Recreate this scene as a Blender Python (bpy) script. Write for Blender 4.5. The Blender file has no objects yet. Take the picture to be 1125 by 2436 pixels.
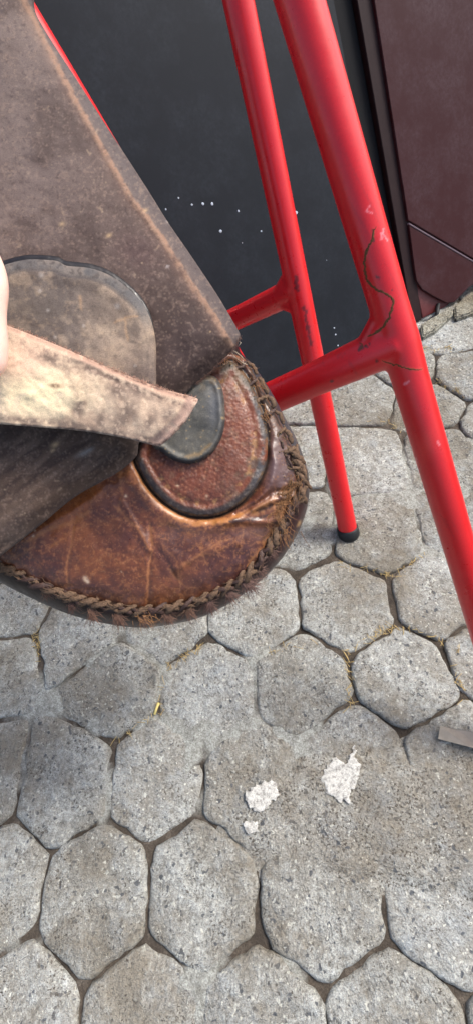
import bpy, bmesh, math, random
import numpy as np
from mathutils import Vector, Matrix
from mathutils.geometry import delaunay_2d_cdt
random.seed(4); rng = np.random.default_rng(4)
SC = bpy.context.scene; COL = SC.collection
# ---------------------------------------------------------------- camera, world, sun
PITCH, ROLL, FPX, IW, IH = math.radians(57), math.radians(15), 1123.0, 1125.0, 2436.0
cF = np.array([0, math.cos(PITCH), -math.sin(PITCH)])
_x = np.array([1.0, 0, 0]); _y = np.array([0, -math.sin(PITCH), -math.cos(PITCH)])
cX = math.cos(ROLL)*_x + math.sin(ROLL)*_y; cY = -math.sin(ROLL)*_x + math.cos(ROLL)*_y
cC = np.array([0, 0, 1.0])
cd = bpy.data.cameras.new('camera'); cam = bpy.data.objects.new('camera', cd); COL.objects.link(cam)
cd.sensor_fit = 'VERTICAL'; cd.sensor_height = 24; cd.sensor_width = 24; cd.lens = 24*FPX/IH
cd.clip_start = .02; cd.clip_end = 200
cam.matrix_world = Matrix([[cX[i], -cY[i], -cF[i], cC[i]] for i in range(3)] + [[0, 0, 0, 1]])
cd.dof.use_dof = True; cd.dof.focus_distance = .50; cd.dof.aperture_fstop = 14
SC.camera = cam
w = bpy.data.worlds.new('World'); SC.world = w; w.use_nodes = True
wn = w.node_tree.nodes; bg = wn['Background']; sky = wn.new('ShaderNodeTexSky'); sky.sky_type = 'NISHITA'
sky.sun_disc = False
SUN_D = np.array([0.60, 0.17, 0.78]); SUN_D = SUN_D/np.linalg.norm(SUN_D)      # towards the sun
sky.sun_elevation = math.asin(SUN_D[2]); sky.sun_rotation = math.atan2(SUN_D[0], SUN_D[1])
sky.air_density = 1.0; sky.dust_density = 4.0; sky.ozone_density = 1.0
w.node_tree.links.new(sky.outputs[0], bg.inputs[0]); bg.inputs[1].default_value = 0.125
sl = bpy.data.lights.new('sun', 'SUN'); sl.energy = 1.6; sl.angle = math.radians(15); sl.color = (1, .97, .93)
so = bpy.data.objects.new('sun', sl); COL.objects.link(so)
so.rotation_euler = Vector(SUN_D).to_track_quat('Z', 'Y').to_euler()
SC.view_settings.view_transform = 'Standard'; SC.view_settings.look = 'None'
SC.view_settings.exposure = 0.98; SC.view_settings.gamma = 1

def ray(x, y): return cX*(x-562.5)/FPX + cY*(y-1218)/FPX + cF
def W(x, y, d): return cC + ray(x, y)*d
def G(x, y, z=0.0): a = ray(x, y); return cC + a*((z-1.0)/a[2])
def PX(q):
    a = np.asarray(q)-cC; z = a@cF
    return 562.5+FPX*(a@cX)/z, 1218+FPX*(a@cY)/z, z
def srgb(c):
    c = np.asarray(c, float)
    if c.max() > 1.001: c = c/255.
    return np.where(c <= .04045, c/12.92, ((c+.055)/1.055)**2.4)

# ---------------------------------------------------------------- objects
def put(name, me, m=None, parent=None):
    o = bpy.data.objects.new(name, me); COL.objects.link(o)
    if m is not None: me.materials.append(m)
    if parent is not None: o.parent = parent
    return o
def tag(o, label=None, cat=None, group=None, kind=None):
    if label: o['label'] = label
    if cat: o['category'] = cat
    if group: o['group'] = group
    if kind: o['kind'] = kind
    return o
def empty(name, loc, label, cat, group=None):
    o = bpy.data.objects.new(name, None); COL.objects.link(o); o.location = loc; o.empty_display_size = .05
    return tag(o, label, cat, group)
def child(o, root):      # keep world coordinates of the mesh under an empty that has a location
    o.parent = root; o.matrix_parent_inverse = Matrix.Translation(-root.location); return o
def mesh(name, V, Fc, smooth=True, col=None, uv=None):
    me = bpy.data.meshes.new(name); me.from_pydata([tuple(v) for v in V], [], [tuple(int(i) for i in t) for t in Fc])
    if smooth: me.polygons.foreach_set('use_smooth', [True]*len(me.polygons))
    if col is not None:
        a = me.color_attributes.new('Col', 'FLOAT_COLOR', 'POINT')
        c4 = np.ones((len(V), 4), np.float32); c4[:, :3] = srgb(np.clip(col, 0, 1)); a.data.foreach_set('color', c4.ravel())
    me.update(); return me

# ---------------------------------------------------------------- numpy noise and painting
def _h(ix, iy, s):
    n = (ix*374761393 + iy*668265263 + s*1442695041) & 0xffffffff
    n = ((n ^ (n >> 13))*1274126177) & 0xffffffff
    return ((n ^ (n >> 16)) & 0xffff)/65535.
def vn(x, y, s=0):
    x = np.asarray(x, float); y = np.asarray(y, float)
    ix = np.floor(x).astype(np.int64); iy = np.floor(y).astype(np.int64); fx = x-ix; fy = y-iy
    fx = fx*fx*(3-2*fx); fy = fy*fy*(3-2*fy)
    return (_h(ix, iy, s)*(1-fx)+_h(ix+1, iy, s)*fx)*(1-fy)+(_h(ix, iy+1, s)*(1-fx)+_h(ix+1, iy+1, s)*fx)*fy
def fbm(x, y, sc, s=0, o=4):
    t = 0; a = .5; n = 0
    for k in range(o): t = t+a*vn(np.asarray(x)/sc*2**k, np.asarray(y)/sc*2**k, s+k*7); n += a; a *= .55
    return t/n                      # 0..1
def ss(a, b, x): t = np.clip((x-a)/(b-a), 0, 1); return t*t*(3-2*t)
def dseg(px, py, poly, closed=False):
    P_ = np.asarray(poly, float); n = len(P_); best = np.full(len(px), 1e9); par = np.zeros(len(px))
    for i in range(n if closed else n-1):
        a = P_[i]; b = P_[(i+1) % n]; ab = b-a; L2 = ab@ab+1e-9
        t = np.clip(((px-a[0])*ab[0]+(py-a[1])*ab[1])/L2, 0, 1)
        d = np.hypot(px-a[0]-t*ab[0], py-a[1]-t*ab[1]); m = d < best; best[m] = d[m]; par[m] = (i+t[m])/max(1, (n-1))
    return best, par
def inside(px, py, poly):
    P_ = np.asarray(poly, float); r_ = np.zeros(len(px), bool); j = len(P_)-1
    for i in range(len(P_)):
        xi, yi = P_[i]; xj, yj = P_[j]
        c_ = ((yi > py) != (yj > py)) & (px < (xj-xi)*(py-yi)/(yj-yi+1e-12)+xi); r_ ^= c_; j = i
    return r_
def mixc(C_, m, c): m = np.clip(m, 0, 1)[:, None]; c = np.asarray(c, float); c = c/255. if c.max() > 1.001 else c; return C_*(1-m)+c*m
def spot(px, py, x, y, rx, ry=None, ang=0):
    ry = ry or rx; a = math.radians(ang); dx = px-x; dy = py-y
    u = dx*math.cos(a)+dy*math.sin(a); v = -dx*math.sin(a)+dy*math.cos(a)
    return np.exp(-(u/rx)**2-(v/ry)**2)
def stroke(px, py, poly, wd, jag=0.5, s=3):
    d, t = dseg(px+6*(fbm(px, py, 14, s)-.5)*jag*2, py+6*(fbm(px, py, 14, s+9)-.5)*jag*2, poly)
    tp = np.clip(np.minimum(t, 1-t)*8+.25, 0, 1); return np.exp(-(d/(wd*tp))**2)
def catmull(P_, closed, step):
    P_ = [np.array(p, float) for p in P_]; n = len(P_); out = []
    for i in range(n if closed else n-1):
        p0 = P_[(i-1) % n] if closed or i > 0 else P_[i]; p1 = P_[i]; p2 = P_[(i+1) % n]
        p3 = P_[(i+2) % n] if closed or i+2 < n else p2
        k = max(1, int(np.linalg.norm(p2-p1)/step))
        for j in range(k):
            t = j/k; out.append(.5*((2*p1)+(-p0+p2)*t+(2*p0-5*p1+4*p2-p3)*t*t+(-p0+3*p1-3*p2+p3)*t**3))
    if not closed: out.append(P_[-1])
    return np.array(out)
def poly_len(P_, step):   # straight edges, resampled
    P_ = np.array(P_, float); out = []
    for i in range(len(P_)):
        a = P_[i]; b = P_[(i+1) % len(P_)]; k = max(1, int(np.linalg.norm(b-a)/step))
        for j in range(k): out.append(a+(b-a)*j/k)
    return np.array(out)

# ---------------------------------------------------------------- materials
def nodes(name):
    m = bpy.data.materials.new(name); m.use_nodes = True; nt = m.node_tree; return m, nt, nt.nodes, nt.links, nt.nodes['Principled BSDF']
def nz(nt, sc, det=4, rough=.55, co=None):
    n = nt.nodes.new('ShaderNodeTexNoise'); n.inputs['Scale'].default_value = sc; n.inputs['Detail'].default_value = det
    n.inputs['Roughness'].default_value = rough
    if co is not None: nt.links.new(co, n.inputs['Vector'])
    return n.outputs['Fac']
def ramp(nt, f, stops):
    r_ = nt.nodes.new('ShaderNodeValToRGB'); e = r_.color_ramp.elements
    while len(e) < len(stops): e.new(.5)
    for k, (p, c) in enumerate(stops): e[k].position = p; e[k].color = (*c, 1) if len(c) == 3 else c
    nt.links.new(f, r_.inputs[0]); return r_.outputs[0]
def mix(nt, f, a, b, mode='MIX'):
    n = nt.nodes.new('ShaderNodeMix'); n.data_type = 'RGBA'; n.blend_type = mode
    for s_, v in ((n.inputs[0], f), (n.inputs[6], a), (n.inputs[7], b)):
        if hasattr(v, 'is_linked'): nt.links.new(v, s_)
        elif isinstance(v, (int, float)): s_.default_value = v
        else: s_.default_value = (*v, 1)
    return n.outputs[2]
def bump(nt, h, st, dist, prev=None):
    b = nt.nodes.new('ShaderNodeBump'); b.inputs['Strength'].default_value = st; b.inputs['Distance'].default_value = dist
    nt.links.new(h, b.inputs['Height'])
    if prev is not None: nt.links.new(prev, b.inputs['Normal'])
    return b.outputs[0]
def objco(nt): return nt.nodes.new('ShaderNodeTexCoord').outputs['Object']
def painted(name, rough=.5, rvar=.15, spec=.5, grain=900, gst=.3, gd=.0004, coarse=60, cst=.2, cdist=.002, fuzz=0, vor=None, spk=.12, coat=0):
    m, nt, N, L, B = nodes(name); co = objco(nt)
    at = N.new('ShaderNodeVertexColor'); at.layer_name = 'Col'
    f1 = nz(nt, grain, 3, .6, co); f2 = nz(nt, coarse, 4, .6, co)
    v = ramp(nt, f1, [(.3, (1-spk*2,)*3), (.7, (1+spk*1.2,)*3)])
    c = mix(nt, 1.0, at.outputs[0], v, 'MULTIPLY')
    L.new(c, B.inputs['Base Color']); B.inputs['Specular IOR Level'].default_value = spec
    rr = N.new('ShaderNodeMapRange'); rr.inputs[3].default_value = rough-rvar; rr.inputs[4].default_value = rough+rvar
    rr.inputs[1].default_value = .3; rr.inputs[2].default_value = .7
    L.new(f2, rr.inputs[0]); L.new(rr.outputs[0], B.inputs['Roughness'])
    nrm = bump(nt, f2, cst, cdist); nrm = bump(nt, f1, gst, gd, nrm)
    if vor:
        vv = N.new('ShaderNodeTexVoronoi'); vv.inputs['Scale'].default_value = vor; L.new(co, vv.inputs['Vector'])
        nrm = bump(nt, vv.outputs['Distance'], .5, .0008, nrm)
    L.new(nrm, B.inputs['Normal'])
    if fuzz: B.inputs['Sheen Weight'].default_value = fuzz; B.inputs['Sheen Roughness'].default_value = .6
    if coat: B.inputs['Coat Weight'].default_value = coat; B.inputs['Coat Roughness'].default_value = .25
    return m
M_face = painted('worn_brown_leather', .36, .10, .5, 700, .22, .0004, 60, .3, .0025, spk=.06)
M_side = painted('dark_side_leather', .38, .1, .5, 500, .3, .0005, 60, .3, .002, spk=.08)
M_pig = painted('pigskin_leather', .45, .1, .45, 800, .3, .0005, 90, .22, .0015, vor=300, spk=.10)
M_suede = painted('brown_suede', .75, .08, .22, 1100, .5, .0006, 200, .25, .001, fuzz=.04, spk=.12)
M_tan = painted('tan_suede', .9, .05, .2, 1100, .55, .0006, 240, .3, .001, fuzz=.15, spk=.12)
M_disc = painted('grey_brown_leather', .8, .08, .25, 900, .45, .0005, 80, .3, .002, spk=.12)
M_tongue = painted('grey_black_leather', .5, .1, .5, 900, .45, .0006, 60, .25, .002, spk=.12)
M_red = painted('red_paint', .33, .08, .5, 400, .04, .0002, 40, .08, .001, spk=.03, coat=.2)
def plain(name, c, rough=.5, spec=.5, n=0, sc=200, bst=.2, bd=.0005):
    m, nt, N, L, B = nodes(name); co = objco(nt); f1 = nz(nt, sc, 4, .6, co); c = np.array(c, float)
    L.new(ramp(nt, f1, [(.3, tuple(c*(1-n))), (.7, tuple(np.minimum(1, c*(1+n))))]), B.inputs['Base Color'])
    B.inputs['Roughness'].default_value = rough; B.inputs['Specular IOR Level'].default_value = spec
    L.new(bump(nt, f1, bst, bd), B.inputs['Normal']); return m
M_rubber = plain('black_rubber', (.012, .013, .014), .6, .4, .3)
M_lace = plain('grubby_thong', srgb((102, 80, 62)), .8, .3, .45, 500, .6, .001)
M_lace2 = plain('dark_thong', srgb((70, 50, 42)), .6, .4, .4, 500, .6, .001)
M_fray = plain('orange_frayed_fibre', srgb((142, 104, 72)), .9, .1, .35, 600)
M_hair = plain('brown_hair', srgb((118, 88, 72)), .7, .3, .3, 600)
M_darkhair = plain('dark_brown_hair', srgb((104, 78, 68)), .6, .3, .3, 600)
M_straw = plain('straw', srgb((190, 165, 110)), .7, .3, .35, 300)
M_card = plain('cardboard', srgb((178, 166, 146)), .85, .2, .12, 60, .3, .001)
M_white, _nt, _N, _L, _B = nodes('white_splat'); _co = objco(_nt); _a = nz(_nt, 110, 5, .75, _co)
_L.new(mix(_nt, .8, ramp(_nt, _a, [(.36, tuple(srgb((132, 128, 121)))), (.45, tuple(srgb((178, 176, 168)))), (.56, tuple(srgb((208, 206, 197))))]), ramp(_nt, nz(_nt, 420, 2, .7, _co), [(.34, (.6, .58, .56)), (.5, (1, 1, 1))]), 'MULTIPLY'), _B.inputs['Base Color'])
_B.inputs['Roughness'].default_value = .85; _L.new(bump(_nt, _a, .8, .004), _B.inputs['Normal'])
M_fleck = plain('fleck', srgb((190, 200, 210)), .7, .3, .1)
M_thread = plain('pale_thread', srgb((200, 185, 160)), .8, .2, .1)

def concrete(name, tone=(1, 1, 1), rough=0.0):
    m, nt, N, L, B = nodes(name); g = N.new('ShaderNodeNewGeometry'); co = g.outputs['Position']
    oi = N.new('ShaderNodeObjectInfo')
    big = nz(nt, 6, 6, .68, co); big2 = nz(nt, 13, 5, .65, co); mid = nz(nt, 70, 5, .75, co); fine = nz(nt, 210, 3, .8, co); vf = nz(nt, 480, 2, .8, co)
    t = np.array(tone)*np.array((.975, 1.0, .955))
    c = ramp(nt, mid, [(.30, tuple(srgb((128, 125, 121))*t)), (.43, tuple(srgb((174, 173, 170))*t)), (.57, tuple(srgb((197, 197, 195))*t)), (.72, tuple(srgb((226, 227, 227))*t))])
    c = mix(nt, ramp(nt, big, [(.42, (0, 0, 0)), (.62, (.85, .85, .85))]), c, tuple(srgb((148, 141, 131))*t))
    c = mix(nt, ramp(nt, big2, [(.52, (0, 0, 0)), (.72, (.45, .45, .45))]), c, tuple(srgb((176, 186, 198))*t))
    c = mix(nt, .75, c, ramp(nt, fine, [(.31, (.36, .33, .30)), (.41, (.85, .84, .83)), (.56, (1, 1, 1)), (.66, (1.28, 1.27, 1.25))]), 'MULTIPLY')
    c = mix(nt, .7, c, ramp(nt, vf, [(.32, (.5, .48, .46)), (.5, (1, 1, 1)), (.68, (1.25, 1.25, 1.25))]), 'MULTIPLY')
    peb = ramp(nt, nz(nt, 95, 1, .4, co), [(.675-rough*.02, (0, 0, 0)), (.70-rough*.02, (.85, .85, .85))])
    c = mix(nt, peb, c, tuple(srgb((88, 91, 98))*t))
    mp = N.new('ShaderNodeMapping'); mp.inputs['Location'].default_value = (3.1, 1.7, 0); L.new(co, mp.inputs[0])
    peb2 = ramp(nt, nz(nt, 150, 1, .4, mp.outputs[0]), [(.67, (0, 0, 0)), (.70, (.8, .8, .8))]); c = mix(nt, peb2, c, tuple(srgb((222, 220, 212))*t))
    blot = ramp(nt, nz(nt, 4.3, 6, .75, mp.outputs[0]), [(.48, (0, 0, 0)), (.64, (.8, .8, .8))]); c = mix(nt, blot, c, tuple(srgb((138, 128, 114))*t))
    pit = mix(nt, 1.0, ramp(nt, nz(nt, 240, 2, .6, mp.outputs[0]), [(.56-rough*.03, (0, 0, 0)), (.64-rough*.03, (1, 1, 1))]), ramp(nt, nz(nt, 20, 3, .6, co), [(.42-rough*.2, (0, 0, 0)), (.62-rough*.2, (1, 1, 1))]), 'MULTIPLY')
    c = mix(nt, pit, c, tuple(srgb((98, 91, 84))*t))
    rv = ramp(nt, oi.outputs['Random'], [(0, (.88, .87, .85)), (1, (1.08, 1.08, 1.08))]); c = mix(nt, 1.0, c, rv, 'MULTIPLY')
    L.new(c, B.inputs['Base Color']); B.inputs['Roughness'].default_value = .88; B.inputs['Specular IOR Level'].default_value = .3
    n0_ = bump(nt, big2, 1.0, .02); n1 = bump(nt, mid, .9, .011, n0_); n2 = bump(nt, fine, .9, .0035, n1); n3 = bump(nt, pit, -.6, .002, n2); L.new(n3, B.inputs['Normal'])
    return m
M_pave = concrete('worn_concrete'); M_patch = concrete('rough_concrete', (.93, .915, .895), .45); M_kerb = concrete('old_kerb', (.8, .76, .66), .5)
def joint_mat():
    m, nt, N, L, B = nodes('joint_dirt'); g = N.new('ShaderNodeNewGeometry'); co = g.outputs['Position']
    a = nz(nt, 30, 5, .7, co); b_ = nz(nt, 350, 4, .7, co)
    c = ramp(nt, a, [(.3, tuple(srgb((58, 51, 43)))), (.55, tuple(srgb((88, 79, 68)))), (.75, tuple(srgb((128, 119, 107))))])
    sx = N.new('ShaderNodeSeparateXYZ'); L.new(co, sx.inputs[0]); mr = N.new('ShaderNodeMapRange'); mr.inputs[1].default_value = -.0062; mr.inputs[2].default_value = -.0025; L.new(sx.outputs[2], mr.inputs[0])
    c = mix(nt, mr.outputs[0], c, ramp(nt, nz(nt, 70, 5, .75, co), [(.3, tuple(srgb((120, 119, 108)))), (.45, tuple(srgb((160, 161, 152)))), (.6, tuple(srgb((184, 186, 177)))), (.75, tuple(srgb((206, 210, 201))))]))
    c = mix(nt, .8, c, ramp(nt, b_, [(.35, (.45, .42, .4)), (.65, (1.2, 1.2, 1.2))]), 'MULTIPLY')
    L.new(c, B.inputs['Base Color']); B.inputs['Roughness'].default_value = .95
    L.new(bump(nt, b_, 1, .004, bump(nt, a, .6, .006)), B.inputs['Normal']); return m
M_joint = joint_mat()
def board_mat(name, c, rough, dust, dustc, spec=.5):
    m, nt, N, L, B = nodes(name); g = N.new('ShaderNodeNewGeometry'); co = g.outputs['Position']
    a = nz(nt, 9, 6, .72, co); b_ = nz(nt, 120, 4, .7, co)
    k = mix(nt, 1.0, ramp(nt, a, [(.42, (0, 0, 0)), (.68, (dust,)*3)]), ramp(nt, b_, [(.35, (.2, .2, .2)), (.7, (1, 1, 1))]), 'MULTIPLY')
    L.new(mix(nt, k, c, dustc), B.inputs['Base Color'])
    B.inputs['Roughness'].default_value = rough; B.inputs['Specular IOR Level'].default_value = spec
    L.new(bump(nt, b_, .12, .001), B.inputs['Normal']); return m
M_board = board_mat('dark_slate_paint', tuple(srgb((15, 20, 27))), .6, .4, tuple(srgb((54, 60, 68))), .3)
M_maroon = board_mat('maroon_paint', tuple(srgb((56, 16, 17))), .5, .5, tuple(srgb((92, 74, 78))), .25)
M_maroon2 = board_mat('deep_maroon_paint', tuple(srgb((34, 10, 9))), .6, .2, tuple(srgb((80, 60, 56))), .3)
M_brick = board_mat('bright_maroon_paint', tuple(srgb((92, 30, 28))), .5, .4, tuple(srgb((150, 110, 105))))
M_trim = board_mat('bevel_highlight', tuple(srgb((120, 100, 106))), .4, .3, tuple(srgb((120, 104, 108))))
M_black = plain('black_gap_board', (.006, .006, .007), .7, .2)

# ================================================================ THE GROUND
gx0, gx1, gy0, gy1, gst = -1.05, 1.1, -.85, 1.5, .009
gxs = np.arange(gx0, gx1, gst); gys = np.arange(gy0, gy1, gst); GX, GY = np.meshgrid(gxs, gys); nxg, nyg = len(gxs), len(gys)
_q = np.stack([GX.ravel(), GY.ravel(), 0*GX.ravel()], 1)-cC; _z = _q@cF; _pu = 562.5+FPX*(_q@cX)/_z; _pv = 1218+FPX*(_q@cY)/_z
fill = np.clip(.75*spot(_pu, _pv, 90, 1660, 90, 60)+.8*spot(_pu, _pv, 560, 1760, 90, 60)+.8*spot(_pu, _pv, 600, 1600, 24, 110)+.8*spot(_pu, _pv, 900, 1130, 110, 90)+.7*spot(_pu, _pv, 250, 1480, 120, 50)+.7*spot(_pu, _pv, 130, 1830, 60, 60)+.6*spot(_pu, _pv, 720, 1250, 60, 60)+.6*spot(_pu, _pv, 40, 1780, 50, 70)+.6*spot(_pu, _pv, 480, 1900, 90, 50)+.8*spot(_pu, _pv, 1040, 1180, 70, 60)+.7*spot(_pu, _pv, 480, 1740, 50, 30), 0, 1)*(_z > .2)
zg = -.0100+.004*(fbm(GX.ravel(), GY.ravel(), .08, 91)-.35)*2+.0135*fill*(.65+.8*(fbm(GX.ravel(), GY.ravel(), .05, 92)-.3))+.0075*ss(.60, .72, fbm(GX.ravel(), GY.ravel(), .13, 95))+.0022*(fbm(GX.ravel(), GY.ravel(), .02, 97)-.5)
zg = np.minimum(zg, -.0008+.0016*(fbm(GX.ravel(), GY.ravel(), .03, 99)-.5))
edge_ = (GX.ravel() <= gxs[0]) | (GX.ravel() >= gxs[-1]) | (GY.ravel() <= gys[0]) | (GY.ravel() >= gys[-1]); zg[edge_] = -.009
V = np.c_[GX.ravel(), GY.ravel(), zg]; idx = np.arange(nxg*nyg).reshape(nyg, nxg)
Fc = np.stack([idx[:-1, :-1], idx[:-1, 1:], idx[1:, 1:], idx[1:, :-1]], -1).reshape(-1, 4).tolist()
V = V.tolist(); n0 = len(V); V += [(-30, -30, -.009), (30, -30, -.009), (30, 30, -.009), (-30, 30, -.009)]
c00, c10, c11, c01 = idx[0, 0], idx[0, -1], idx[-1, -1], idx[-1, 0]
Fc += [list(idx[0, ::-1])+[n0, n0+1], list(idx[::-1, -1])+[n0+1, n0+2], list(idx[-1, :])+[n0+2, n0+3], list(idx[:, 0])+[n0+3, n0]]
me = mesh('ground', V, Fc, True)
ground = put('ground', me, M_joint); tag(ground, 'brown dirt under and between the worn hexagonal pavers', None, None, 'structure')
SP = .193
picks = [(492, 1645), (717, 1628), (963, 1618), (823, 1440), (1047, 1420), (900, 1268), (1098, 1245), (600, 1452), (270, 1632), (-10, 1588),
         (372, 1850), (600, 1862), (155, 1858), (-60, 1870), (190, 1500), (20, 1450), (862, 938), (872, 1095), (690, 1085), (1060, 1085), (1016, 960), (962, 872),
         (1110, 885), (1055, 790), (1190, 1010), (1175, 1560), (700, 940), (845, 1800), (1090, 1800), (700, 1250), (390, 1470)]
sites = [G(x, y)[:2] for x, y in picks]; npk = len(sites)
a0 = math.radians(-12.76); ca, sa = math.cos(a0), math.sin(a0)
for j in range(-9, 9):
    for i in range(-11, 12):
        lx = i+j/2; ly = j*.866
        q = np.array([SP*(ca*lx+sa*ly)+.0389, SP*(sa*lx-ca*ly)+.206])
        if min(np.linalg.norm(q-s) for s in sites[:npk]) < SP*.72: continue
        x, y, z = PX([q[0], q[1], 0])
        if z > .1 and -500 < x < 1650 and 560 < y < 3300: sites.append(q+rng.normal(0, .006, 2))
sites = np.array(sites)
def clip(poly, p0, n):
    out = []
    for k in range(len(poly)):
        a = poly[k]; b = poly[(k+1) % len(poly)]; da = (a-p0)@n; db = (b-p0)@n
        if da <= 0: out.append(a)
        if (da < 0) != (db < 0) and abs(da-db) > 1e-12: out.append(a+(b-a)*da/(da-db))
    return out
def paver(c, sid):
    poly = [np.array(c)+np.array(v)*.135 for v in ((-1, -1), (1, -1), (1, 1), (-1, 1))]
    gap = random.choice((.0012, .002, .003, .0042))
    for k, s in enumerate(sites):
        d = s-c; L_ = np.linalg.norm(d)
        if 1e-6 < L_ < .42: n = d/L_; poly = clip(poly, c+d/2-n*gap, n)
    if len(poly) < 3: return
    P_ = poly_len(poly, .012); P_ = np.array(P_)
    for _ in range(2): P_ = .5*P_+.25*(np.roll(P_, 1, 0)+np.roll(P_, -1, 0))     # worn corners
    cen = P_.mean(0); out = P_-cen; out /= np.linalg.norm(out, axis=1)[:, None]
    P_ = P_+out*((fbm(P_[:, 0], P_[:, 1], .022, sid)-.5)*.016)[:, None]
    tilt = rng.normal(0, .016, 2); z0 = rng.normal(0, .0014)
    V = []; rings = [(0, -.03), (.0, -.0085), (.0016, -.0040), (.0045, -.0014), (.011, -.0003), (.022, .0004), (.038, .0008), (.058, .001)]
    n = len(P_)
    for ins, z in rings:
        sc_ = 1-ins/np.linalg.norm(P_-cen, axis=1)
        Q = cen+(P_-cen)*np.maximum(sc_, .12)[:, None]
        zz = z+z0+(Q-cen)@tilt+((fbm(Q[:, 0], Q[:, 1], .045, 5)-.5)*.010+(fbm(Q[:, 0], Q[:, 1], .014, 6)-.5)*.0035)*(z > -.02)
        V += [(Q[i, 0], Q[i, 1], zz[i]) for i in range(n)]
    V.append((cen[0], cen[1], z0+.001)); Fc = []
    for r_ in range(len(rings)-1):
        for i in range(n): i2 = (i+1) % n; Fc.append((r_*n+i, r_*n+i2, (r_+1)*n+i2, (r_+1)*n+i))
    b0 = (len(rings)-1)*n
    for i in range(n): Fc.append((b0+i, b0+(i+1) % n, len(V)-1))
    put('paver', mesh('paver', V, Fc), M_pave, ground)
for k, s in enumerate(sites): paver(s, k)

# rough mortar patch bottom right, level with the pavers, its rim feathered into them
def ground_sheet(name, px_poly, z, m, thick=.004, step=10, rough=.002, jag=6, sid=0):
    P_ = catmull(px_poly, True, step); P_ = P_+(np.stack([fbm(P_[:, 0], P_[:, 1], 16 if thick > .003 else 6, sid), fbm(P_[:, 0], P_[:, 1], 16 if thick > .003 else 6, sid+5)], 1)-.5)*jag*2
    P_ = np.array([G(x, y)[:2] for x, y in P_])
    lo = P_.min(0); hi = P_.max(0); h = max((hi-lo).max()/45, .003)
    gx, gy = np.meshgrid(np.arange(lo[0], hi[0], h), np.arange(lo[1], hi[1], h)); gx = gx.ravel(); gy = gy.ravel()
    d, _ = dseg(gx, gy, P_, True); k = inside(gx, gy, P_) & (d > h*.5)
    pts = np.vstack([P_, np.stack([gx[k], gy[k]], 1)]); n = len(P_)
    r_ = delaunay_2d_cdt([Vector(p) for p in pts], [(i, (i+1) % n) for i in range(n)], [], 1, 1e-7)
    vs = np.array([tuple(v) for v in r_[0]]); d, _ = dseg(vs[:, 0], vs[:, 1], P_, True)
    zz = z-thick+thick*ss(0, .06 if thick > .003 else .003, d)+(fbm(vs[:, 0], vs[:, 1], .03, 9)-.5)*rough*ss(0, .02, d)
    return put(name, mesh(name, np.c_[vs, zz], r_[2]), m)
o = ground_sheet('concrete_patch', [(640, 1790), (735, 1750), (830, 1715), (960, 1752), (1060, 1735), (1200, 1700), (1500, 1800), (1500, 2280), (1180, 2220), (960, 2160), (760, 2150), (560, 2060), (500, 1960), (540, 1860)],
                 .0055, M_patch, .014, 12, .010, 20, 3); tag(o, 'rough speckled mortar filling over the pavers at lower right', None, None, 'structure')

SPL = [([(590, 1885), (615, 1868), (645, 1858), (662, 1880), (655, 1900), (640, 1915), (622, 1933), (600, 1925), (588, 1905)], 'white rounded splat on the mortar, left one of the two'),
       ([(765, 1840), (780, 1822), (800, 1805), (818, 1820), (832, 1800), (843, 1778), (846, 1800), (855, 1820), (852, 1850), (838, 1872), (828, 1908), (818, 1898), (806, 1910), (795, 1893), (780, 1888), (768, 1862)], 'white jagged splat with dripping spikes on the mortar'),
       ([(583, 1960), (600, 1953), (616, 1960), (612, 1975), (590, 1978)], 'small white splat on the mortar at the foot of the picture')]
for k, (pl, lb) in enumerate(SPL):
    tag(ground_sheet('white_splat', pl, .0094, M_white, .0012, 3, .0012, 9, 11+k), lb, 'splat', 'white splats on the ground')
# cardboard scrap
pc = [G(x, y, .014) for x, y in ((1046, 1727), (1130, 1742), (1180, 1755), (1176, 1800), (1118, 1778), (1042, 1757))]
V = [q+np.array([0, 0, .003*math.sin(i*2.1)]) for i, q in enumerate(pc)]; V += [q-np.array([0, 0, .0012]) for q in V]; n = 6
tag(put('cardboard_scrap', mesh('cardboard_scrap', V, [tuple(range(n))[::-1], tuple(range(n, 2*n))]+[(i, (i+1) % n, (i+1) % n+n, i+n) for i in range(n)], False), M_card),
    'torn beige cardboard strip lying on the ground at the right edge', 'cardboard')

# straw and grit caught in joints
def tubeV(pts, rad, k=5, V=None, Fc=None, cap=True):
    pts = [np.array(p, float) for p in pts]; V = [] if V is None else V; Fc = [] if Fc is None else Fc; b0 = len(V)
    rr = rad if hasattr(rad, '__len__') else [rad]*len(pts); up = np.array([.3, .2, .93])
    for i, p_ in enumerate(pts):
        t = pts[min(i+1, len(pts)-1)]-pts[max(i-1, 0)]; t = t/(np.linalg.norm(t)+1e-12)
        a = np.cross(t, up); a = a/(np.linalg.norm(a)+1e-9); b = np.cross(t, a)
        for j in range(k):
            an = 2*math.pi*j/k; V.append(p_+rr[i]*(a*math.cos(an)+b*math.sin(an)))
    for i in range(len(pts)-1):
        for j in range(k): j2 = (j+1) % k; Fc.append((b0+i*k+j, b0+i*k+j2, b0+(i+1)*k+j2, b0+(i+1)*k+j))
    if cap: Fc.append(tuple(range(b0, b0+k))[::-1]); e = b0+(len(pts)-1)*k; Fc.append(tuple(range(e, e+k)))
    return V, Fc
V, Fc = [], []
JL = [[(935, 1500), (1000, 1500), (1080, 1535), (1100, 1590)], [(825, 1550), (832, 1690)], [(740, 1530), (640, 1550)], [(825, 1545), (935, 1490)], [(938, 1375), (1010, 1320)],
      [(805, 1340), (900, 1360), (940, 1372)], [(262, 1775), (375, 1695), (385, 1600)], [(400, 1590), (480, 1535)], [(1010, 830), (1110, 825)], [(85, 1500), (95, 1570)],
      [(800, 1003), (905, 990), (960, 1026)], [(1040, 905), (1100, 935)], [(1085, 1540), (1105, 1700)]]
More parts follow.
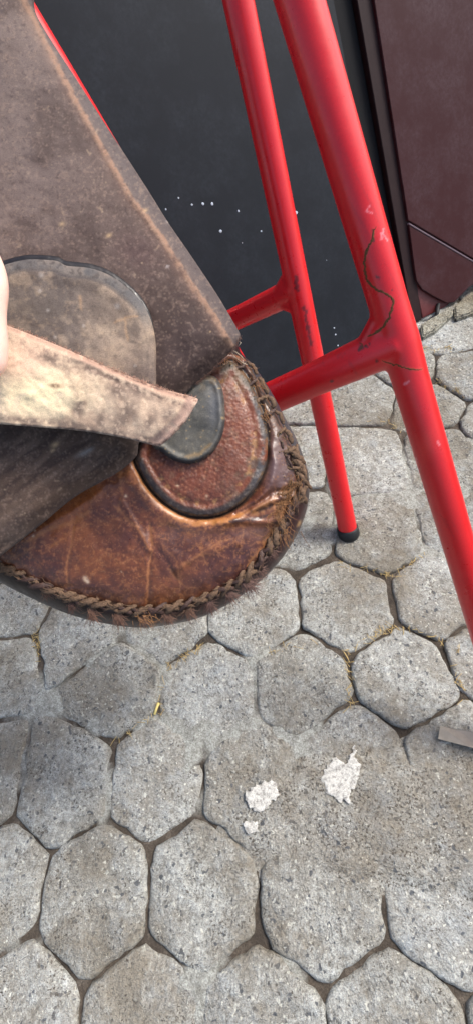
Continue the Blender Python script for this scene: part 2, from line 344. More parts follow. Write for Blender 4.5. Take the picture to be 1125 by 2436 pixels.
for pl in JL:
    for k in range(26):
        i = random.randrange(len(pl)-1); t = random.random(); a = np.array(pl[i])*(1-t)+np.array(pl[i+1])*t+rng.normal(0, 5, 2)
        q = G(a[0], a[1], random.uniform(-.004, .003)); an = random.random()*6.28; L_ = random.uniform(.003, .012)
        dv = np.array([math.cos(an), math.sin(an), random.uniform(-.1, .2)])*L_
        tubeV([q-dv, q+rng.normal(0, .0006, 3), q+dv], random.uniform(.0003, .0007), 3, V, Fc)
tag(put('dry_straw', mesh('dry_straw', V, Fc, False), M_straw), 'bits of dry straw caught in the paver joints', 'straw', None, 'stuff')
V, Fc = tubeV([G(378, 1672, .004), G(374, 1682, .005), G(368, 1700, .004)], .0028, 6)
tag(put('straw_stub', mesh('straw_stub', V, Fc), plain('yellow_straw', srgb((215, 195, 120)), .6)), 'short yellow straw stub in the joint below the saddle', 'straw')

# ================================================================ BOARD AND CABINET against the wall line, both leaning back
g1, g2 = G(650, 935), G(985, 768); uH = (g2-g1)/np.linalg.norm(g2-g1); nO = np.cross(uH, [0, 0, 1.]); TL = math.radians(29)
dU = np.array([0, 0, 1.])*math.cos(TL)-nO*math.sin(TL); nP = np.cross(uH, dU); nP = nP if nP@nO > 0 else -nP
def onp(x, y, off=0):
    a = ray(x, y); p0 = g2+nP*off; t = ((p0-cC)@nP)/(a@nP); q = cC+a*t; d = q-g2; return d@uH, d@dU
def pp(u, v, off=0): return g2+uH*u+dU*v+nP*off
def slab(name, uv, off0, off1, m, parent, bev=.0015):
    bm = bmesh.new(); a = [bm.verts.new(pp(u, v, off1)) for u, v in uv]; f = bm.faces.new(a)
    r_ = bmesh.ops.extrude_face_region(bm, geom=[f]); vs = [e for e in r_['geom'] if isinstance(e, bmesh.types.BMVert)]
    bmesh.ops.translate(bm, verts=vs, vec=Vector(nP*(off0-off1))); bmesh.ops.recalc_face_normals(bm, faces=bm.faces)
    if bev: bmesh.ops.bevel(bm, geom=list(bm.edges), offset=bev, segments=2, affect='EDGES', clamp_overlap=True)
    me = bpy.data.meshes.new(name); bm.to_mesh(me); bm.free(); return child(put(name, me, m), parent)
bl = onp(925, 468)[0]
bd = empty('display_board', Vector(pp(-.5, 0)), 'large dark slate board leaning back behind the red stand', 'board')
slab('panel', [(-1.35, .0), (bl-.055, .0), (bl-.055, 2.0), (-1.35, 2.0)], -.012, 0, M_board, bd)
slab('gap_shade_strip', [(bl-.053, .004), (bl-.0, .004), (bl-.0, 2.0), (bl-.053, 2.0)], -.03, -.012, M_black, bd)  # black strip standing in for the shaded gap beside the board
V, Fc = [], []
for x, y, r_ in ((457, 487, 4), (483, 485, 5), (505, 485, 4), (567, 502, 4), (525, 550, 4), (621, 550, 4), (395, 498, 4), (425, 471, 3), (576, 578, 2.5), (704, 506, 6), (776, 619, 3), (794, 780, 4), (797, 796, 3), (708, 818, 3), (803, 822, 3)):
    u, v = onp(x, y); n0 = len(V); rr = r_*.00075*random.uniform(.5, 1.2)
    for j in range(7): V.append(pp(u+rr*math.cos(j*.898)*random.uniform(.7, 1.2), v+rr*math.sin(j*.898), .0004))
    V.append(pp(u, v, .0016))
    for j in range(7): Fc.append((n0+j, n0+(j+1) % 7, n0+7))
o = child(put('paint_flecks', mesh('paint_flecks', V, Fc), M_fleck), bd); o['kind'] = 'stuff'
cb = empty('painted_cabinet', Vector(pp(.1, 0)), 'scuffed maroon painted cabinet corner standing beside the dark board', 'cabinet')
s0, s1 = bl+.002, onp(961, 468)[0]
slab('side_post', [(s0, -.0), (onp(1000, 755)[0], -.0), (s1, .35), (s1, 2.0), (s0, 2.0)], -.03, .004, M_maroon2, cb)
def uvp(*pts, off=0): return [onp(x, y, off) for x, y in pts]
a_, b_ = uvp((971, 531), (1116, 616), off=.012); sl_ = (b_[1]-a_[1])/(b_[0]-a_[0]); R_ = 1.1
lowf = uvp((968, 537), (985, 640), (990, 668), (1003, 688), (1030, 705), (1062, 721), (1080, 719), (1116, 682), off=.012)
cx_ = uvp((1176, 651), off=.012)[0]
lo = [(a_[0], a_[1]-.004)]+lowf[1:]+[cx_]
slab('lower_panel', lo, -.01, .012, M_maroon, cb)
ex = (b_[0]+.02, a_[1]+sl_*(b_[0]+.02-a_[0])); slab('bevel_trim', [(a_[0], a_[1]-.0035), (ex[0], ex[1]-.0035), (ex[0], ex[1]+.0015), (a_[0], a_[1]+.0015)], -.005, .0135, M_trim, cb, .0008)  # pale colour paints the highlight along the bevelled seam
slab('upper_panel', [(a_[0], a_[1]+.0075), (cx_[0], cx_[1]+.0075), (R_, cx_[1]+.03), (R_, 2.0), (s1+.003, 2.0)], -.01, .012, M_maroon, cb)
slab('kick_plate', uvp((986, 672), (1075, 712), (1060, 728), (1030, 744), (1003, 757)), -.02, -.004 + .006, M_brick, cb)
slab('panel_backing', [(s0, .02), (R_, .12), (R_, 2.0), (s0, 2.0)], -.04, -.021, M_black, cb)
A = G(1036, 762); Bp = np.array(pp(*onp(1040, 722), -.0)); V, Fc = tubeV([A, Bp+np.array([0, -.004, 0])], .006, 10); child(put('foot_rod', mesh('foot_rod', V, Fc), M_rubber), cb)
# old kerb stones along the wall line
for k, (pl, lb) in enumerate(((((1000, 770), (1030, 752), (1075, 728), (1078, 745), (1035, 785), (1004, 800)), 'small dirty kerb stone under the maroon cabinet'),
                              (((1080, 727), (1116, 696), (1260, 630), (1262, 668), (1118, 745), (1082, 757)), 'mossy yellowish kerb stone at the right edge below the cabinet'))):
    bm = bmesh.new(); vs = [bm.verts.new(tuple(G(x, y, .016)+np.array([0, 0, 0]))) for x, y in pl]; f = bm.faces.new(vs)
    r_ = bmesh.ops.extrude_face_region(bm, geom=[f]); bmesh.ops.translate(bm, verts=[e for e in r_['geom'] if isinstance(e, bmesh.types.BMVert)], vec=(0, 0, -.03))
    bmesh.ops.recalc_face_normals(bm, faces=bm.faces); bmesh.ops.bevel(bm, geom=list(bm.edges), offset=.004, segments=2, affect='EDGES', clamp_overlap=True)
    me = bpy.data.meshes.new('kerb_stone'); bm.to_mesh(me); bm.free(); tag(put('kerb_stone', me, M_kerb), lb, 'kerb stone', 'kerb stones along the cabinet')

# ================================================================ RED STAND
TR = .0212
FRA, FRB = W(848, 468, .50), G(1236, 1795)
def on_line(A, B, x, y):     # point of the 3D line whose picture is nearest (x, y)
    t = np.linspace(-.8, 1.2, 2001); Q = A+np.outer(t, B-A); a = Q-cC; z = a@cF; u = 562.5+FPX*(a@cX)/z; v = 1218+FPX*(a@cY)/z
    ok = z > .1; d = np.where(ok, np.hypot(u-x, v-y), 1e9); return Q[int(np.argmin(d))]
RRA, RRB = W(663, 468, .765), G(829, 1272)
RLA, RLB = W(324, 462, .95), G(690, 1068)
FT = FRA+(FRA-FRB)*.75; RT = RRA+(RRA-RRB)*.9; LT = RLA+(RLA-RLB)*.9
stand = empty('red_metal_stand', Vector(FRB), 'chipped glossy red tubular metal stand with cracked welds behind the saddle', 'metal stand')
def red_mesh(segs, voxel, smooth, name, r=TR):
    V, Fc = [], []
    for s in segs:
        A, B = s[0], s[1]; rr = s[2] if len(s) > 2 else r; n = max(2, int(np.linalg.norm(B-A)/.02))
        if isinstance(rr, tuple): rr = [rr[0]+(rr[1]-rr[0])*i/n for i in range(n+1)]
        tubeV([A+(B-A)*i/n for i in range(n+1)], rr, 28, V, Fc)
    me = mesh(name, V, Fc); o = bpy.data.objects.new('tmp', me); COL.objects.link(o)
    md = o.modifiers.new('r', 'REMESH'); md.mode = 'VOXEL'; md.voxel_size = voxel; md.use_smooth_shade = True
    md = o.modifiers.new('s', 'SMOOTH'); md.factor = .5; md.iterations = smooth
    dg = bpy.context.evaluated_depsgraph_get(); e = o.evaluated_get(dg); m2 = bpy.data.meshes.new_from_object(e)
    bpy.data.objects.remove(o); bpy.data.meshes.remove(me)
    n = len(m2.vertices); v = np.zeros(n*3); m2.vertices.foreach_get('co', v); v = v.reshape(-1, 3)
    nf = len(m2.polygons); fv = np.zeros(len(m2.loops), int); m2.loops.foreach_get('vertex_index', fv); fv = fv.reshape(nf, -1)
    nn = np.zeros(n*3); m2.vertices.foreach_get('normal', nn); nn = nn.reshape(-1, 3); bpy.data.meshes.remove(m2)
    return v, fv, nn
RED = (214, 20, 28)
cr1 = [(888, 545), (884, 570), (868, 605), (867, 640), (873, 668), (895, 688), (932, 709), (931, 735), (920, 762), (900, 787), (872, 801)]
cr2 = [(908, 858), (930, 866), (955, 873), (985, 880), (1003, 877)]
def paint_red(v, nn, fixed=None):
    a = v-cC; z = a@cF; px = 562.5+FPX*(a@cX)/z; py = 1218+FPX*(a@cY)/z
    front = (nn*(cC-v)).sum(1) > 0
    c = np.tile(np.array(RED)/255., (len(v), 1)); s_ = v[:, 0]*3+v[:, 1]*2
    c = mixc(c, .35*ss(.45, .75, fbm(s_*900, v[:, 2]*900+v[:, 0]*300, 60, 3)), (224, 42, 48))
    c = mixc(c, .55*ss(.70, .80, fbm(v[:, 0]*1000+v[:, 2]*500, v[:, 1]*1000-v[:, 2]*700, 9, 13)), (190, 30, 36))
    def st(poly, wd, col, jag=.3, amt=1): return mixc(c, amt*front*np.exp(-(dseg(px+jag*8*(fbm(px, py, 7, 2)-.5), py+jag*8*(fbm(px, py, 7, 5)-.5), poly)[0]/wd)**4), col)
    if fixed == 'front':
        c = st(cr1, 6.0, (206, 56, 48), .6, .6); c = st(cr2, 4.5, (214, 80, 56), .4, .6)
        for x, y, r_ in ((896, 659, 4), (858, 826, 6), (853, 832, 4), (868, 822, 3), (873, 826, 2.5), (894, 859, 3.5), (878, 818, 2.5), (787, 906, 3), (886, 573, 3), (932, 690, 2)):
            c = st([(x, y), (x+1, y+1)], r_, (96, 44, 38), .9)
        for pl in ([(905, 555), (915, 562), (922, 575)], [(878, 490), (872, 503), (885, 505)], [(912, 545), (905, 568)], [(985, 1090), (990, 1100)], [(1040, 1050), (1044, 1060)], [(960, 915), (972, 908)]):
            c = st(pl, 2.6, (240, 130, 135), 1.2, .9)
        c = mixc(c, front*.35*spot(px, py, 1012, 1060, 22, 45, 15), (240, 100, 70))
    if fixed == 'rear':
        for pl in ([(703, 660), (706, 690)], [(722, 730), (728, 745)], [(726, 752), (734, 790)], [(736, 798), (740, 820)]): c = st(pl, 4, (96, 30, 34), 1.4, .8)
    return c
def red_parts(v, fv, nn, key, splits):
    """splits: list of (name, mask function over face centres); shared colours, one mesh per part"""
    c = paint_red(v, nn, key); cen = v[fv].mean(1); left = np.ones(len(fv), bool); out = []
    for name, fn in splits:
        m = fn(cen) & left; left &= ~m
        if not m.any(): out.append(None); continue
        f = fv[m]; u, inv = np.unique(f.ravel(), return_inverse=True); f = inv.reshape(f.shape)
        me = mesh(name, v[u], f, True, c[u]); me.normals_split_custom_set_from_vertices([tuple(x) for x in nn[u]])
        out.append(child(put(name, me, M_red), stand))
    return out
# right front leg with crossbar
J1 = on_line(FRA, FRB, 924, 820); X1 = W(650, 945, .655); dX = (X1-J1)/np.linalg.norm(X1-J1); dL = (FRB-FRA)/np.linalg.norm(FRB-FRA)
XE = J1+(W(-260, 1385, .95)-J1)
XE = J1+dX*1.15
segs = [(FT, FRB, TR+.0008), (J1, XE, TR+.0012)]
segs.append((J1-dL*.034, J1+dX*.040, TR-.0015))
segs.append((J1+dL*.0, J1+dX*.05, TR+.003))
segs.append((J1, J1+dX*.13, (TR+.0045, TR+.0005))); segs.append((J1-dL*.07, J1+dL*.0, (TR, TR+.0022))); segs.append((J1, J1+dL*.07, (TR+.0022, TR)))
v, fv, nn = red_mesh(segs, .0017, 26, 'front')
def crossfn(cen): q = cen-J1; return (q@dX > .085)
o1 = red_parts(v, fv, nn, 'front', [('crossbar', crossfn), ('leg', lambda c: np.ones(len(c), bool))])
from mathutils.bvhtree import BVHTree
bvh = BVHTree.FromPolygons([tuple(q) for q in v], [tuple(int(i) for i in f) for f in fv])
M_rust = plain('rusty_crack', srgb((104, 70, 44)), .8, .2, .5, 900)
def crack(poly, wd, par):
    c2 = catmull(poly, False, 3); V, Fc = [], []; n = 0
    for i in range(len(c2)):
        t = c2[min(i+1, len(c2)-1)]-c2[max(0, i-1)]; t = t/(np.linalg.norm(t)+1e-9); pn = np.array([t[1], -t[0]]); q = c2[i]+rng.normal(0, 1.0, 2)
        e = min(1, min(i, len(c2)-1-i)/8); ww = wd*(.35+.65*e)*random.uniform(.6, 1.3); row = []
        for k_ in (-1, 0, 1):
            r0 = ray(*(q+pn*ww*k_)); h_ = bvh.ray_cast(Vector(cC), Vector(r0).normalized())
            if h_[0] is None: break
            row.append(np.array(h_[0])+np.array(h_[1])*(.00045 if k_ == 0 else .00012))
        if len(row) < 3: continue
        V += row
        if n: b0 = 3*n; Fc += [(b0-3, b0-2, b0+1, b0), (b0-2, b0-1, b0+2, b0+1)]
        n += 1
    return child(put('rust_crack', mesh('rust_crack', V, Fc), M_rust), par)
LEG0 = o1[1]
J2 = on_line(RRA, RRB, 697, 690); X2 = on_line(RLA, RLB, 545, 762); dX2 = (X2-J2)/np.linalg.norm(X2-J2); dL2 = (RRB-RRA)/np.linalg.norm(RRB-RRA)
segs = [(RT, RRB, TR+.0004), (J2, X2, TR+.002), (LT, RLB, TR), (J2-dL2*.026, J2+dX2*.05, TR-.002), (J2+dL2*.026, J2+dX2*.05, TR-.001)]
v, fv, nn = red_mesh(segs, .0026, 8, 'rear')
LJ = np.linalg.norm(X2-J2)
o2 = red_parts(v, fv, nn, 'rear', [('leg', lambda c: (c-J2)@dX2 < .06), ('crossbar', lambda c: ((c-J2)@dX2 < LJ-.03) & (np.linalg.norm(np.cross(c-J2, dX2), axis=1) < .035)), ('leg', lambda c: np.ones(len(c), bool))])
for pl_, w_ in ((cr1, 2.8), (cr2, 1.9), ([(893, 541), (889, 548), (884, 544)], 1.3), ([(856, 816), (861, 823), (855, 832)], 3), ([(866, 822), (874, 820)], 2)):
    k_ = crack(pl_, w_, LEG0); k_.matrix_parent_inverse = Matrix.Translation(-stand.location); k_.matrix_parent_inverse = Matrix.Identity(4)
# left front leg, off to the left of the picture
XL = XE; FLA = XL-dL*1.0; FLB = XL+dL*((XL[2])/(-dL[2]))
V, Fc = tubeV([FLA+(FLB-FLA)*i/20 for i in range(21)], TR, 24); V = np.array(V)
me = mesh('leg', V, Fc, True, np.tile(np.array(RED)/255., (len(V), 1))); o3 = child(put('leg', me, M_red), stand)
def foot(P0, dirv, leg):
    V, Fc = tubeV([P0-dirv*.022, P0-dirv*.020, P0-dirv*.002, P0+dirv*.006, P0+dirv*.009], [TR+.001, TR+.0035, TR+.004, TR+.001, TR*.6], 28)
    f = put('rubber_foot', mesh('rubber_foot', V, Fc), M_rubber)
    f.parent = leg; f.matrix_parent_inverse = Matrix.Identity(4) if leg is None else Matrix.Translation(Vector((0, 0, 0)))
    f.parent = leg; f.matrix_parent_inverse = (Matrix.Translation(stand.location) @ Matrix.Translation(-stand.location))
foot(FRB, dL, o1[1]); foot(RRB, dL2, o2[0]); foot(RLB, (RLB-RLA)/np.linalg.norm(RLB-RLA), o2[2]); foot(FLB, dL, o3)

# ================================================================ SADDLE
D0 = .50; U = .45/FPX
def WH(x, y, h): return W(x, y, D0-h*U)
def sheet(name, outline, hf, cf, m, parent, thick=8, sp=4, closed_curve=True, wallc=None, edge=(3, 4), back=True):
    O = catmull(outline, True, sp) if closed_curve else poly_len(outline, sp)
    lo = O.min(0); hi = O.max(0); gx, gy = np.meshgrid(np.arange(lo[0], hi[0], sp), np.arange(lo[1], hi[1], sp*.87))
    gx = gx+(np.arange(gx.shape[0]) % 2)[:, None]*sp/2; gx = gx.ravel(); gy = gy.ravel()
    k = inside(gx, gy, O); gx = gx[k]; gy = gy[k]; d, _ = dseg(gx, gy, O, True); k = d > sp*.55
    pts = np.vstack([O, np.stack([gx[k], gy[k]], 1)]); n = len(O)
    r_ = delaunay_2d_cdt([Vector(p) for p in pts], [(i, (i+1) % n) for i in range(n)], [], 1, 1e-5)
    vs = np.array([tuple(q) for q in r_[0]]); tri = [tuple(t) for t in r_[2]]
    om = {}
    for i, src in enumerate(r_[3]):
        for s_ in src:
            if s_ < n: om[s_] = i
    px, py = vs[:, 0], vs[:, 1]; d, _ = dseg(px, py, O, True)
    h = hf(px, py, d); er, eh = edge; h = h-eh*(1-np.sqrt(np.clip(1-(1-np.clip(d/er, 0, 1))**2, 0, 1)))
    V = [W(px[i], py[i], D0-h[i]*U) for i in range(len(vs))]; C_ = cf(px, py, d)
    ring = [om[i] for i in range(n) if i in om]; nr = len(ring); b0 = len(V)
    for i in ring: V.append(W(px[i], py[i], D0-(h[i]-thick)*U))
    wc = C_[ring]*.8 if wallc is None else np.tile(np.array(wallc)/255., (nr, 1)); C_ = np.vstack([C_, wc])
    Fc = list(tri)
    # CDT gives counter-clockwise in (x, y-down); seen from camera that is clockwise -> flip
    Fc = [t[::-1] for t in Fc]
    for k in range(nr): a, b = ring[k], ring[(k+1) % nr]; Fc.append((a, b, b0+(k+1) % nr, b0+k))
    if back:
        r2 = delaunay_2d_cdt([Vector(vs[i]) for i in ring], [(i, (i+1) % nr) for i in range(nr)], [], 1, 1e-6)
        if len(r2[0]) == nr: Fc += [tuple(b0+r2[3][i][0] for i in t) for t in r2[2]]
    me = mesh(name, V, Fc, True, C_)
    bm = bmesh.new(); bm.from_mesh(me); bmesh.ops.recalc_face_normals(bm, faces=bm.faces); bm.to_mesh(me); bm.free()
    me.polygons.foreach_set('use_smooth', [True]*len(me.polygons))
    o = put(name, me, m); return child(o, parent) if parent else o

OUT = [(575, 842), (602, 868), (634, 915), (655, 950), (678, 995), (700, 1035), (718, 1078), (732, 1125), (735, 1175), (726, 1222), (708, 1268), (680, 1315), (645, 1358), (600, 1398), (545, 1436), (480, 1468),
       (405, 1486), (330, 1493), (250, 1483), (165, 1461), (80, 1425), (0, 1384), (-90, 1325), (-170, 1230), (-190, 1100), (-150, 960), (0, 860), (200, 800), (420, 780), (530, 782), (562, 812)]
LACE = [(566, 846), (590, 872), (618, 915), (642, 960), (664, 1000), (686, 1045), (702, 1085), (714, 1120), (716, 1155), (704, 1190), (684, 1225), (664, 1262), (640, 1300), (612, 1340), (575, 1374), (530, 1402), (470, 1428),
        (400, 1445), (340, 1451), (280, 1445), (200, 1428), (130, 1406), (60, 1374), (0, 1344), (-80, 1290), (-150, 1210), (-165, 1100), (-130, 975), (0, 880), (200, 825), (420, 812)]
CRES = [(524, 872), (552, 860), (585, 892), (612, 945), (630, 1000), (637, 1055), (631, 1110), (608, 1160), (572, 1198), (530, 1222), (486, 1230), (438, 1222), (398, 1200), (362, 1165), (336, 1125), (321, 1086), (330, 1040), (370, 960), (440, 900)]
TONG = [(500, 893), (520, 905), (531, 935), (535, 975), (534, 1015), (522, 1052), (502, 1080), (475, 1098), (445, 1103), (412, 1094), (385, 1075), (362, 1058), (370, 1010), (400, 940), (450, 900)]
LACE_C = catmull(LACE, True, 12); CRES_C = catmull(CRES, True, 8); TONG_C = catmull(TONG, True, 8)
saddle = empty('leather_saddle', Vector(WH(300, 1250, -60)), 'worn brown leather saddle with laced rim held in front of the red stand', 'saddle')
WR = [([(520, 1243), (580, 1240), (640, 1243), (668, 1238)], 9, 7), ([(560, 1225), (610, 1200), (650, 1170), (695, 1165)], 6, -7), ([(600, 1212), (650, 1190), (700, 1180)], 6, 6),
      ([(640, 1060), (655, 1100), (645, 1150), (610, 1195)], 10, 6), ([(355, 1240), (360, 1300), (352, 1440)], 5, -3.5), ([(290, 1190), (330, 1260), (357, 1310)], 8, 4), ([(175, 1250), (165, 1330), (160, 1400)], 4, -2.5),
      ([(420, 1350), (480, 1315), (560, 1290)], 12, 4), ([(60, 1280), (150, 1230), (230, 1180)], 10, 4), ([(420, 1380), (400, 1340), (370, 1300)], 6, -2)]
def h_face(px, py, d):
    b = -8+34*(1-np.exp(-d/38.))+16*(1-np.exp(-d/140.))
    dc, _ = dseg(px, py, CRES_C, True); ins = inside(px, py, CRES_C)
    b = b-11*np.exp(-(dc/8)**2)*(~ins)-11*ins+5*np.exp(-((dc-26)/14)**2)*(~ins)
    for pl, wd, am in WR: b = b+am*np.exp(-(dseg(px, py, pl)[0]/wd)**2)
    fr = spot(px, py, 678, 1185, 42, 52)
    b = b+(fbm(px, py, 60, 21)-.5)*12+(fbm(px, py, 9, 31)-.5)*(1.2+9*fr)
    # pucker towards the stitches
    return b+2.5*np.exp(-(d/16)**2)*np.sin(dseg(px, py, LACE_C, True)[1]*330)
def c_face(px, py, d):
    c = np.tile(np.array((112, 64, 39))/255., (len(px), 1)); n1 = fbm(px, py, 90, 1); n2 = fbm(px, py, 26, 2, 5); n3 = fbm(px, py, 7, 3)
    c = mixc(c, .8*spot(px, py, 215, 1215, 170, 75, -35), (148, 84, 44)); c = mixc(c, .6*spot(px, py, 330, 1160, 70, 60), (152, 88, 46))
    c = mixc(c, .7*ss(.46, .68, n1), (88, 48, 38)); c = mixc(c, .75*spot(px, py, 570, 1330, 110, 60, -30), (70, 42, 42))
    c = mixc(c, .75*spot(px, py, 440, 1270, 60, 38, 10), (98, 72, 66)); c = mixc(c, .55*spot(px, py, 60, 1330, 90, 40, 25), (66, 44, 40))
    c = mixc(c, .5*spot(px, py, 170, 1410, 160, 26, 12), (66, 42, 36)); c = mixc(c, .5*spot(px, py, 290, 1140, 45, 22, -40), (150, 92, 52))
    c = mixc(c, .45*ss(.55, .74, n2), (142, 82, 48)); c = mixc(c, .35*ss(.54, .75, fbm(px+40, py, 44, 44, 5)), (70, 38, 34)); c = mixc(c, .2*ss(.6, .85, n3), (152, 98, 62))
    vein = 1-np.abs(2*fbm(px, py, 30, 301, 5)-1); c = mixc(c, .55*ss(.93, .995, vein), (166, 108, 64))
    vein = 1-np.abs(2*fbm(px+99, py, 17, 311, 4)-1); c = mixc(c, .25*ss(.95, .998, vein), (66, 36, 34))
    c = mixc(c, .6*ss(.66, .8, fbm(px, py, 5, 303, 2))*ss(.35, .6, n1+.05), (170, 112, 72)); c = mixc(c, .3*ss(.7, .82, fbm(px, py, 4.5, 304, 2)), (60, 38, 36))
    for x, y, rx, ry, a, k in ((300, 1290, 40, 26, 20, .5), (410, 1320, 34, 50, 10, .55), (120, 1345, 60, 30, -20, .5), (240, 1400, 70, 22, 8, .5), (500, 1380, 60, 24, -20, .6), (345, 1200, 22, 30, 0, .4)): c = mixc(c, k*spot(px+16*(n2-.5)*4, py+16*(n3-.5)*2, x, y, rx, ry, a), (64, 38, 36))
    # right flank: dark oily leather between crescent and lacing
    fl = ss(610, 660, px)*ss(1250, 1150, py); c = mixc(c, .85*fl, (84, 60, 56)); c = mixc(c, .75*spot(px, py, 655, 1115, 26, 45), (104, 84, 86))
    c = mixc(c, .8*ss(560, 640, px)*ss(1020, 960, py)*ss(.35, .6, n2), (112, 84, 58))
    c = mixc(c, .6*ss(590, 650, px)*ss(1080, 930, py), (88, 70, 56))
    c = mixc(c, .7*spot(px, py, 610, 1265, 70, 14, -4), (92, 66, 62)); c = mixc(c, .6*spot(px, py, 640, 1300, 40, 60, 30)*ss(.4, .7, n2), (96, 70, 60))
    # rubbed pale ring below the crescent
    ring = [(318, 1092), (332, 1130), (355, 1170), (392, 1208), (430, 1232), (465, 1246), (500, 1243), (540, 1238), (575, 1224)]
    dd, _ = dseg(px, py, ring); c = mixc(c, (.95*ss(11, 3, dd+9*(fbm(px, py, 10, 6)-.5))), (182, 122, 70)); c = mixc(c, .55*np.exp(-(dd/26)**2)*ss(.35, .6, n3), (164, 106, 60))
    # frayed suede at the lower right
    for pl, wd in (([(575, 1228), (620, 1205), (660, 1180), (700, 1150)], 9), ([(600, 1225), (650, 1205), (690, 1190)], 6), ([(655, 1230), (690, 1200), (712, 1160)], 13), ([(640, 1290), (660, 1245), (690, 1205)], 9), ([(700, 1100), (714, 1150), (706, 1190)], 7), ([(590, 1345), (625, 1300), (650, 1270)], 7)):
        c = mixc(c, .9*stroke(px, py, pl, wd, 1.0)*ss(.25, .55, fbm(px, py, 8, 15)), (156, 106, 66))
    for pl in ([(545, 1240), (600, 1236), (640, 1225)], [(610, 1215), (650, 1200)], [(640, 1248), (665, 1240), (700, 1215)]): c = mixc(c, .85*stroke(px, py, pl, 4, .8), (52, 34, 30))
    # scratches and creases
    for pl, wd, k in (([(357, 1240), (362, 1300), (355, 1360), (350, 1440)], 2.6, .8), ([(178, 1240), (170, 1300), (158, 1350), (160, 1395)], 2.4, .7), ([(270, 1200), (300, 1230), (335, 1265), (358, 1310)], 4, .6), ([(60, 1292), (110, 1262), (165, 1245), (220, 1215)], 5, .6),
                   ([(100, 1320), (150, 1280), (200, 1250)], 3, .5), ([(420, 1352), (470, 1322), (520, 1292), (560, 1278)], 3.4, .55), ([(395, 1350), (440, 1395), (470, 1400)], 2.5, .5), ([(286, 1120), (290, 1170), (282, 1215)], 3, .55), ([(450, 1330), (520, 1310), (600, 1260)], 2.4, .4),
                   ([(200, 1350), (240, 1330), (260, 1300)], 2, .4), ([(380, 1290), (420, 1330), (430, 1390)], 2.2, .45), ([(475, 1295), (482, 1322), (492, 1348)], 3, .6), ([(215, 1400), (222, 1440)], 2.5, .4), ([(30, 1330), (80, 1300), (95, 1260)], 3, .5)):
        c = mixc(c, k*stroke(px, py, pl, wd, .9)*(.5+.5*n3), (172, 116, 70))
    for k in range(46):
        x, y = random.uniform(0, 640), random.uniform(1100, 1440); a = random.uniform(0, 3.1); L_ = random.uniform(8, 34)
        c = mixc(c, random.uniform(.2, .55)*stroke(px, py, [(x, y), (x+L_*math.cos(a), y+L_*math.sin(a))], 1.8, 1, k), (170, 118, 76) if k % 3 else (58, 36, 32))
    for x, y, r_ in ((203, 1376, 6), (210, 1385, 4), (207, 1381, 5), (84, 1262, 3), (80, 1275, 3), (290, 1360, 2), (300, 1180, 4)): c = mixc(c, .95*spot(px, py, x, y, r_)*ss(.3, .6, fbm(px, py, 3, 8)+.15), (200, 176, 150))
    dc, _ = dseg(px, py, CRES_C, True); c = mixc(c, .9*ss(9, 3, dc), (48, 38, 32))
    c = mixc(c, .6*ss(14, 2, d)*ss(.3, .6, n2), (88, 66, 50)); c = mixc(c, .5*(fbm(px, py, 5, 61) > .72), (150, 104, 70)); return c
face = sheet('face_panel', LACE, h_face, c_face, M_face, saddle, 10, 2.8, edge=(5, 6))
def h_gus(px, py, d): return -96+86*np.sqrt(np.clip(1-(1-np.clip(d/46., 0, 1))**2, 0, 1))+(fbm(px, py, 30, 4)-.5)*4
def c_gus(px, py, d):
    c = np.tile(np.array((38, 25, 25))/255., (len(px), 1)); c = mixc(c, .8*ss(480, 650, px)*ss(1130, 1250, py), (56, 34, 34)); c = mixc(c, .7*spot(px, py, 480, 1450, 200, 40, -20), (66, 32, 28))
    c = mixc(c, .6*ss(640, 560, px)*0+.8*ss(1160, 1060, py)*ss(560, 620, px), (62, 62, 68)); c = mixc(c, .6*ss(240, 60, px), (40, 34, 34))
    c = mixc(c, .3*ss(.6, .75, fbm(px, py, 16, 41)), (84, 54, 48)); c = mixc(c, .8*stroke(px, py, [(714, 1238), (708, 1255)], 3), (190, 150, 90))
    return mixc(c, .7*ss(24, 40, d)*ss(.4, .6, fbm(px, py, 9, 4)), (92, 70, 54))
sheet('side_gusset', OUT, h_gus, c_gus, M_side, saddle, 20, 5, edge=(2, 2))
def h_base(px, py): 
    dl, _ = dseg(px, py, LACE_C, True); return -8+34*(1-np.exp(-dl/38.))+16*(1-np.exp(-dl/140.))
def h_cres(px, py, d):
    return h_base(px, py)+4+(2.5+3*(fbm(px, py, 40, 88)-.5)*2)*np.exp(-((d-13)/11)**2)+5*(1-np.exp(-d/30))-3*np.exp(-((d-30)/6)**2)+(fbm(px, py, 30, 8)-.5)*6+(fbm(px, py, 7, 18)-.5)*1.6
